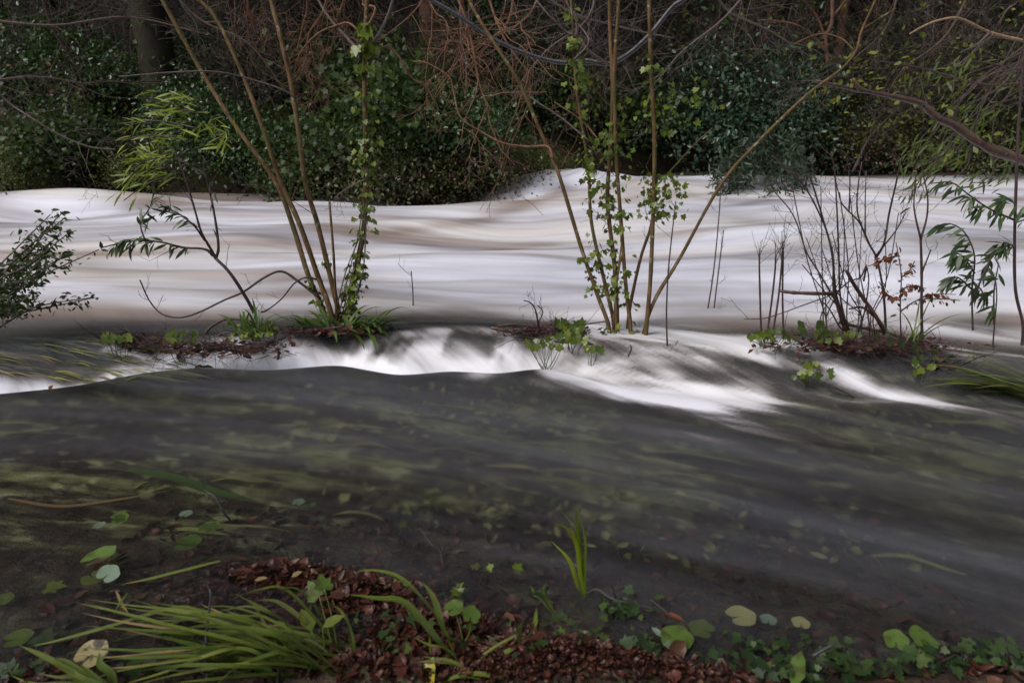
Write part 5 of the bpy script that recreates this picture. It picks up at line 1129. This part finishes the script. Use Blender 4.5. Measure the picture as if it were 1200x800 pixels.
float_leaf('single yellow-green leaf in foam at the left overflow', 155, 443, .07, 'roundleaf', .05, .9, (0, .3), LEAF_OVAL, .8, group=G_FL)
float_leaf('glossy broad leaf leaning up among the bottom right herbs', 935, 780, .12, 'roundleaf', .06, .5, (-.3, .5), LEAF_OVAL, .8, group=G_FL)
float_leaf('round green leaf beside the holey sedge at the bottom, under the leaning blades', 572, 783, .085, 'grass', .05, .4, (.2, .3), group=G_FL)
float_leaf('small orange-brown curled leaf on top of the leaf heap', 348, 672, .04, 'brownblade', .11, .9, (.2, .2), LEAF_OVAL, 1.0)
float_leaf('pale orange leaf on the leaf heap left of another', 306, 678, .045, 'brownblade', .105, 1.3, (.1, .1), LEAF_OVAL, .9)
float_leaf('long rusty leaf floating right of the dark tussock', 790, 722, .075, 'rust_leaf', .008, 2.2, (0, .1), LEAF_OVAL, .6)

def stalked(label, items, mat='roundleaf', size=.07, tmpl=LEAF_ROUND, name='round_leaved_plant', group='round-leaved plants at the near water edge', base=None):
    b = W(*base); t = thing(name, label, 'plant', b, group)
    for (px, py, z, s, tl) in items:
        q = W(px, py, z); mb = MB(); leaves(mb, tmpl, [q], [np.array((U(-.8, .8), .5, .2))], [np.array((tl, -.35, 1))], [s]); mb.build('leaf', M[mat], t)
        mb = MB(); tube(mb, catmull([b + np.array((U(-.01, .01), U(-.01, .01), 0)), (b * .5 + q * .5) + rdir() * .01, q], 4), [.0026, .002], 5); mb.build('stalk', M['grass'], t)
    return t
stalked('two olive-green leaves on one pale stalk over the leaf litter, bottom centre', [(532, 712, .15, .06, -.3), (552, 720, .14, .058, .4)], 'roundleaf', base=(545, 755, .05))
stalked('bright broad-leaved plant standing at the bottom right corner area', [(1050, 750, .09, .07, -.2), (1078, 746, .10, .07, .2), (1092, 752, .1, .045, .5)], 'roundleaf', base=(1072, 775, .03))
stalked('bright lobed leaf standing above the big sedge clump', [(374, 698, .22, .07, -.2), (380, 690, .24, .06, .5)], 'roundleaf', base=(395, 770, .05), tmpl=LEAF_IVY)
stalked('broad leaf pair within the big sedge clump', [(365, 740, .14, .09, .6), (378, 735, .16, .07, -.4)], 'grass', base=(385, 775, .05), tmpl=LEAF_OVAL)

G_IV = 'ivy and herb patches at the near water edge'
def ivy_patch(label, spots, n, size, mat, zr=(.01, .05), name='ivy_patch'):
    size *= .74; n = int(n * .7)
    k_ = rng.integers(0, len(spots), n); c = np.array([W(spots[i][0] + rng.normal() * spots[i][2], spots[i][1] + rng.normal() * spots[i][3], .02) for i in k_])
    c[:, 2] = np.maximum(terrain(c[:, 0], c[:, 1]), -.03) + rng.uniform(*zr, n)
    lf = MB(); leaves(lf, LEAF_IVY, c, rand_dirs(n) * np.array((1, 1, .4)), rand_dirs(n) * .7 + np.array((0, -.2, 1)), size * rng.uniform(.55, 1.3, n))
    mb = MB()
    for q in c[::2]: tube(mb, catmull([q + np.array((U(-.03, .03), U(-.03, .03), -.06)), q + np.array((U(-.01, .01), 0, -.02)), q], 2), [.0016, .0012], 4)
    b = c.mean(axis=0); t = thing(name, label, 'ground plant', (b[0], b[1], max(0, tz(b[0], b[1]))), G_IV)
    lf.build('leaves', M[mat], t); mb.build('stems', M['shoot'], t); return t
ivy_patch('drowned ivy leaves around the upright tuft foot', [(670, 715, 25, 10), (700, 735, 25, 10), (655, 740, 18, 8), (725, 700, 14, 6)], 70, .05, 'ivy_fresh', (-.01, .02))
ivy_patch('dark ivy tussock with bare twigs right of the upright tuft', [(735, 708, 14, 6), (725, 715, 12, 5)], 50, .045, 'ivy_dark', (.01, .07))
ivy_patch('ivy over the fine litter left of the bright round leaf', [(672, 775, 18, 7), (690, 765, 10, 5), (735, 765, 12, 6), (760, 755, 12, 6), (740, 785, 22, 6)], 90, .045, 'ivy_dark', (.01, .05))
ivy_patch('green herbs right of the bright round leaf, bottom right', [(870, 760, 14, 10), (905, 755, 16, 10), (850, 780, 16, 8), (900, 785, 22, 9)], 80, .04, 'ivy_dark', (.01, .08))
ivy_patch('dark herbs around the glossy leaning leaf, bottom right', [(960, 765, 20, 9), (990, 775, 18, 9), (930, 795, 25, 6), (1010, 795, 30, 7)], 120, .045, 'ivy_dark', (.01, .08))
ivy_patch('ivy cluster at the bottom right corner', [(1150, 765, 14, 8), (1180, 790, 18, 8), (1120, 790, 18, 8), (1080, 790, 20, 7)], 130, .05, 'ivy_dark', (.01, .09))
ivy_patch('ivy leaves in the shallow water above the leaf heap', [(470, 680, 8, 4), (535, 682, 14, 5), (525, 690, 14, 5), (600, 660, 20, 4)], 34, .05, 'ivy_fresh', (.0, .04))
ivy_patch('ivy sprigs among the litter between the two sedge clumps', [(440, 755, 12, 7), (460, 780, 10, 7), (475, 745, 8, 5), (430, 720, 12, 5)], 46, .05, 'ivy_dark', (.01, .06))
ivy_patch('ivy under the sedge blades at the bottom left', [(150, 785, 18, 6), (180, 795, 20, 6), (20, 790, 14, 6), (290, 800, 30, 5), (240, 715, 14, 5)], 70, .045, 'ivy_dark', (.01, .05))
ivy_patch('ivy leaves under the leaning sedge blades, bottom centre', [(560, 765, 16, 6), (540, 745, 16, 6), (585, 740, 12, 5), (620, 800, 18, 5)], 34, .04, 'ivy_dark', (.01, .05))

# ---- dark twigs near the lens
def near_stick(label, pts, w0, w1, mat='wet_black', twigs=3):
    mb = MB(); p = np.array([W(a, b, z) for a, b, z in pts]); c = catmull(p, 5); tube(mb, c, [w0 * .0014, w1 * .0014], 6, .2)
    if twigs: side_twigs(mb, c, twigs, .05, .001)
    return tag(mb.build('dead_twig', M[mat], loc=p[0]), label, 'twig', 'dead twigs at the near water edge')
near_stick('black twig standing upright in front of the big sedge clump', [(243, 802, .05), (241, 765, .12), (243, 730, .2), (247, 700, .27), (246, 690, .29)], 3.2, 2, twigs=5)
near_stick('second black twig slanting left from an upright one, bottom left', [(240, 790, .05), (222, 772, .07), (206, 758, .1)], 2.4, 1.5, twigs=2)
near_stick('bent black twig poking from the water beside the leaf heap', [(272, 612, .0), (262, 600, .06), (252, 582, .12), (240, 574, .14), (236, 566, .17)], 3.2, 1.6)
near_stick('thin twig poking from the water above the two-leaved stalk', [(520, 668, .0), (515, 645, .06), (506, 638, .08), (492, 618, .12)], 2, 1.2, 'shoot')
near_stick('short black twig end in the shallow water above the fine litter', [(563, 685, .0), (565, 672, .05)], 2.6, 2, twigs=0)
near_stick('crooked black twig reaching from the upright tuft to the dark tussock', [(687, 695, .02), (700, 690, .05), (715, 700, .05), (735, 706, .04), (765, 712, .03)], 2.4, 1.6)
near_stick('dark twig leaning over the dark tussock right of the upright tuft', [(722, 702, .02), (718, 688, .07), (714, 682, .09)], 2, 1.4, 'shoot', 1)
near_stick('short dark stick among the bottom right herbs', [(952, 768, .05), (970, 758, .07), (980, 752, .08)], 5, 3, twigs=0)
near_stick('dark stick pointing at the rusty floating leaf', [(762, 702, .02), (775, 712, .02), (785, 720, .012)], 2.4, 1.6, 'shoot', 0)
near_stick('black stub beneath the sedge clump at the bottom edge', [(325, 803, .05), (326, 785, .1), (324, 780, .11)], 3, 2, twigs=1)
mb = MB(); c = W(57, 457, .03); leaves(mb, LEAF_OVAL, [c], [(.5, 0, .5)], [(0, -1, .4)], [.045]); tag(mb.build('floating_leaf', M['rust_leaf'], loc=c), 'tiny red-brown leaf in the foam at the far left of the overflow', 'leaf')
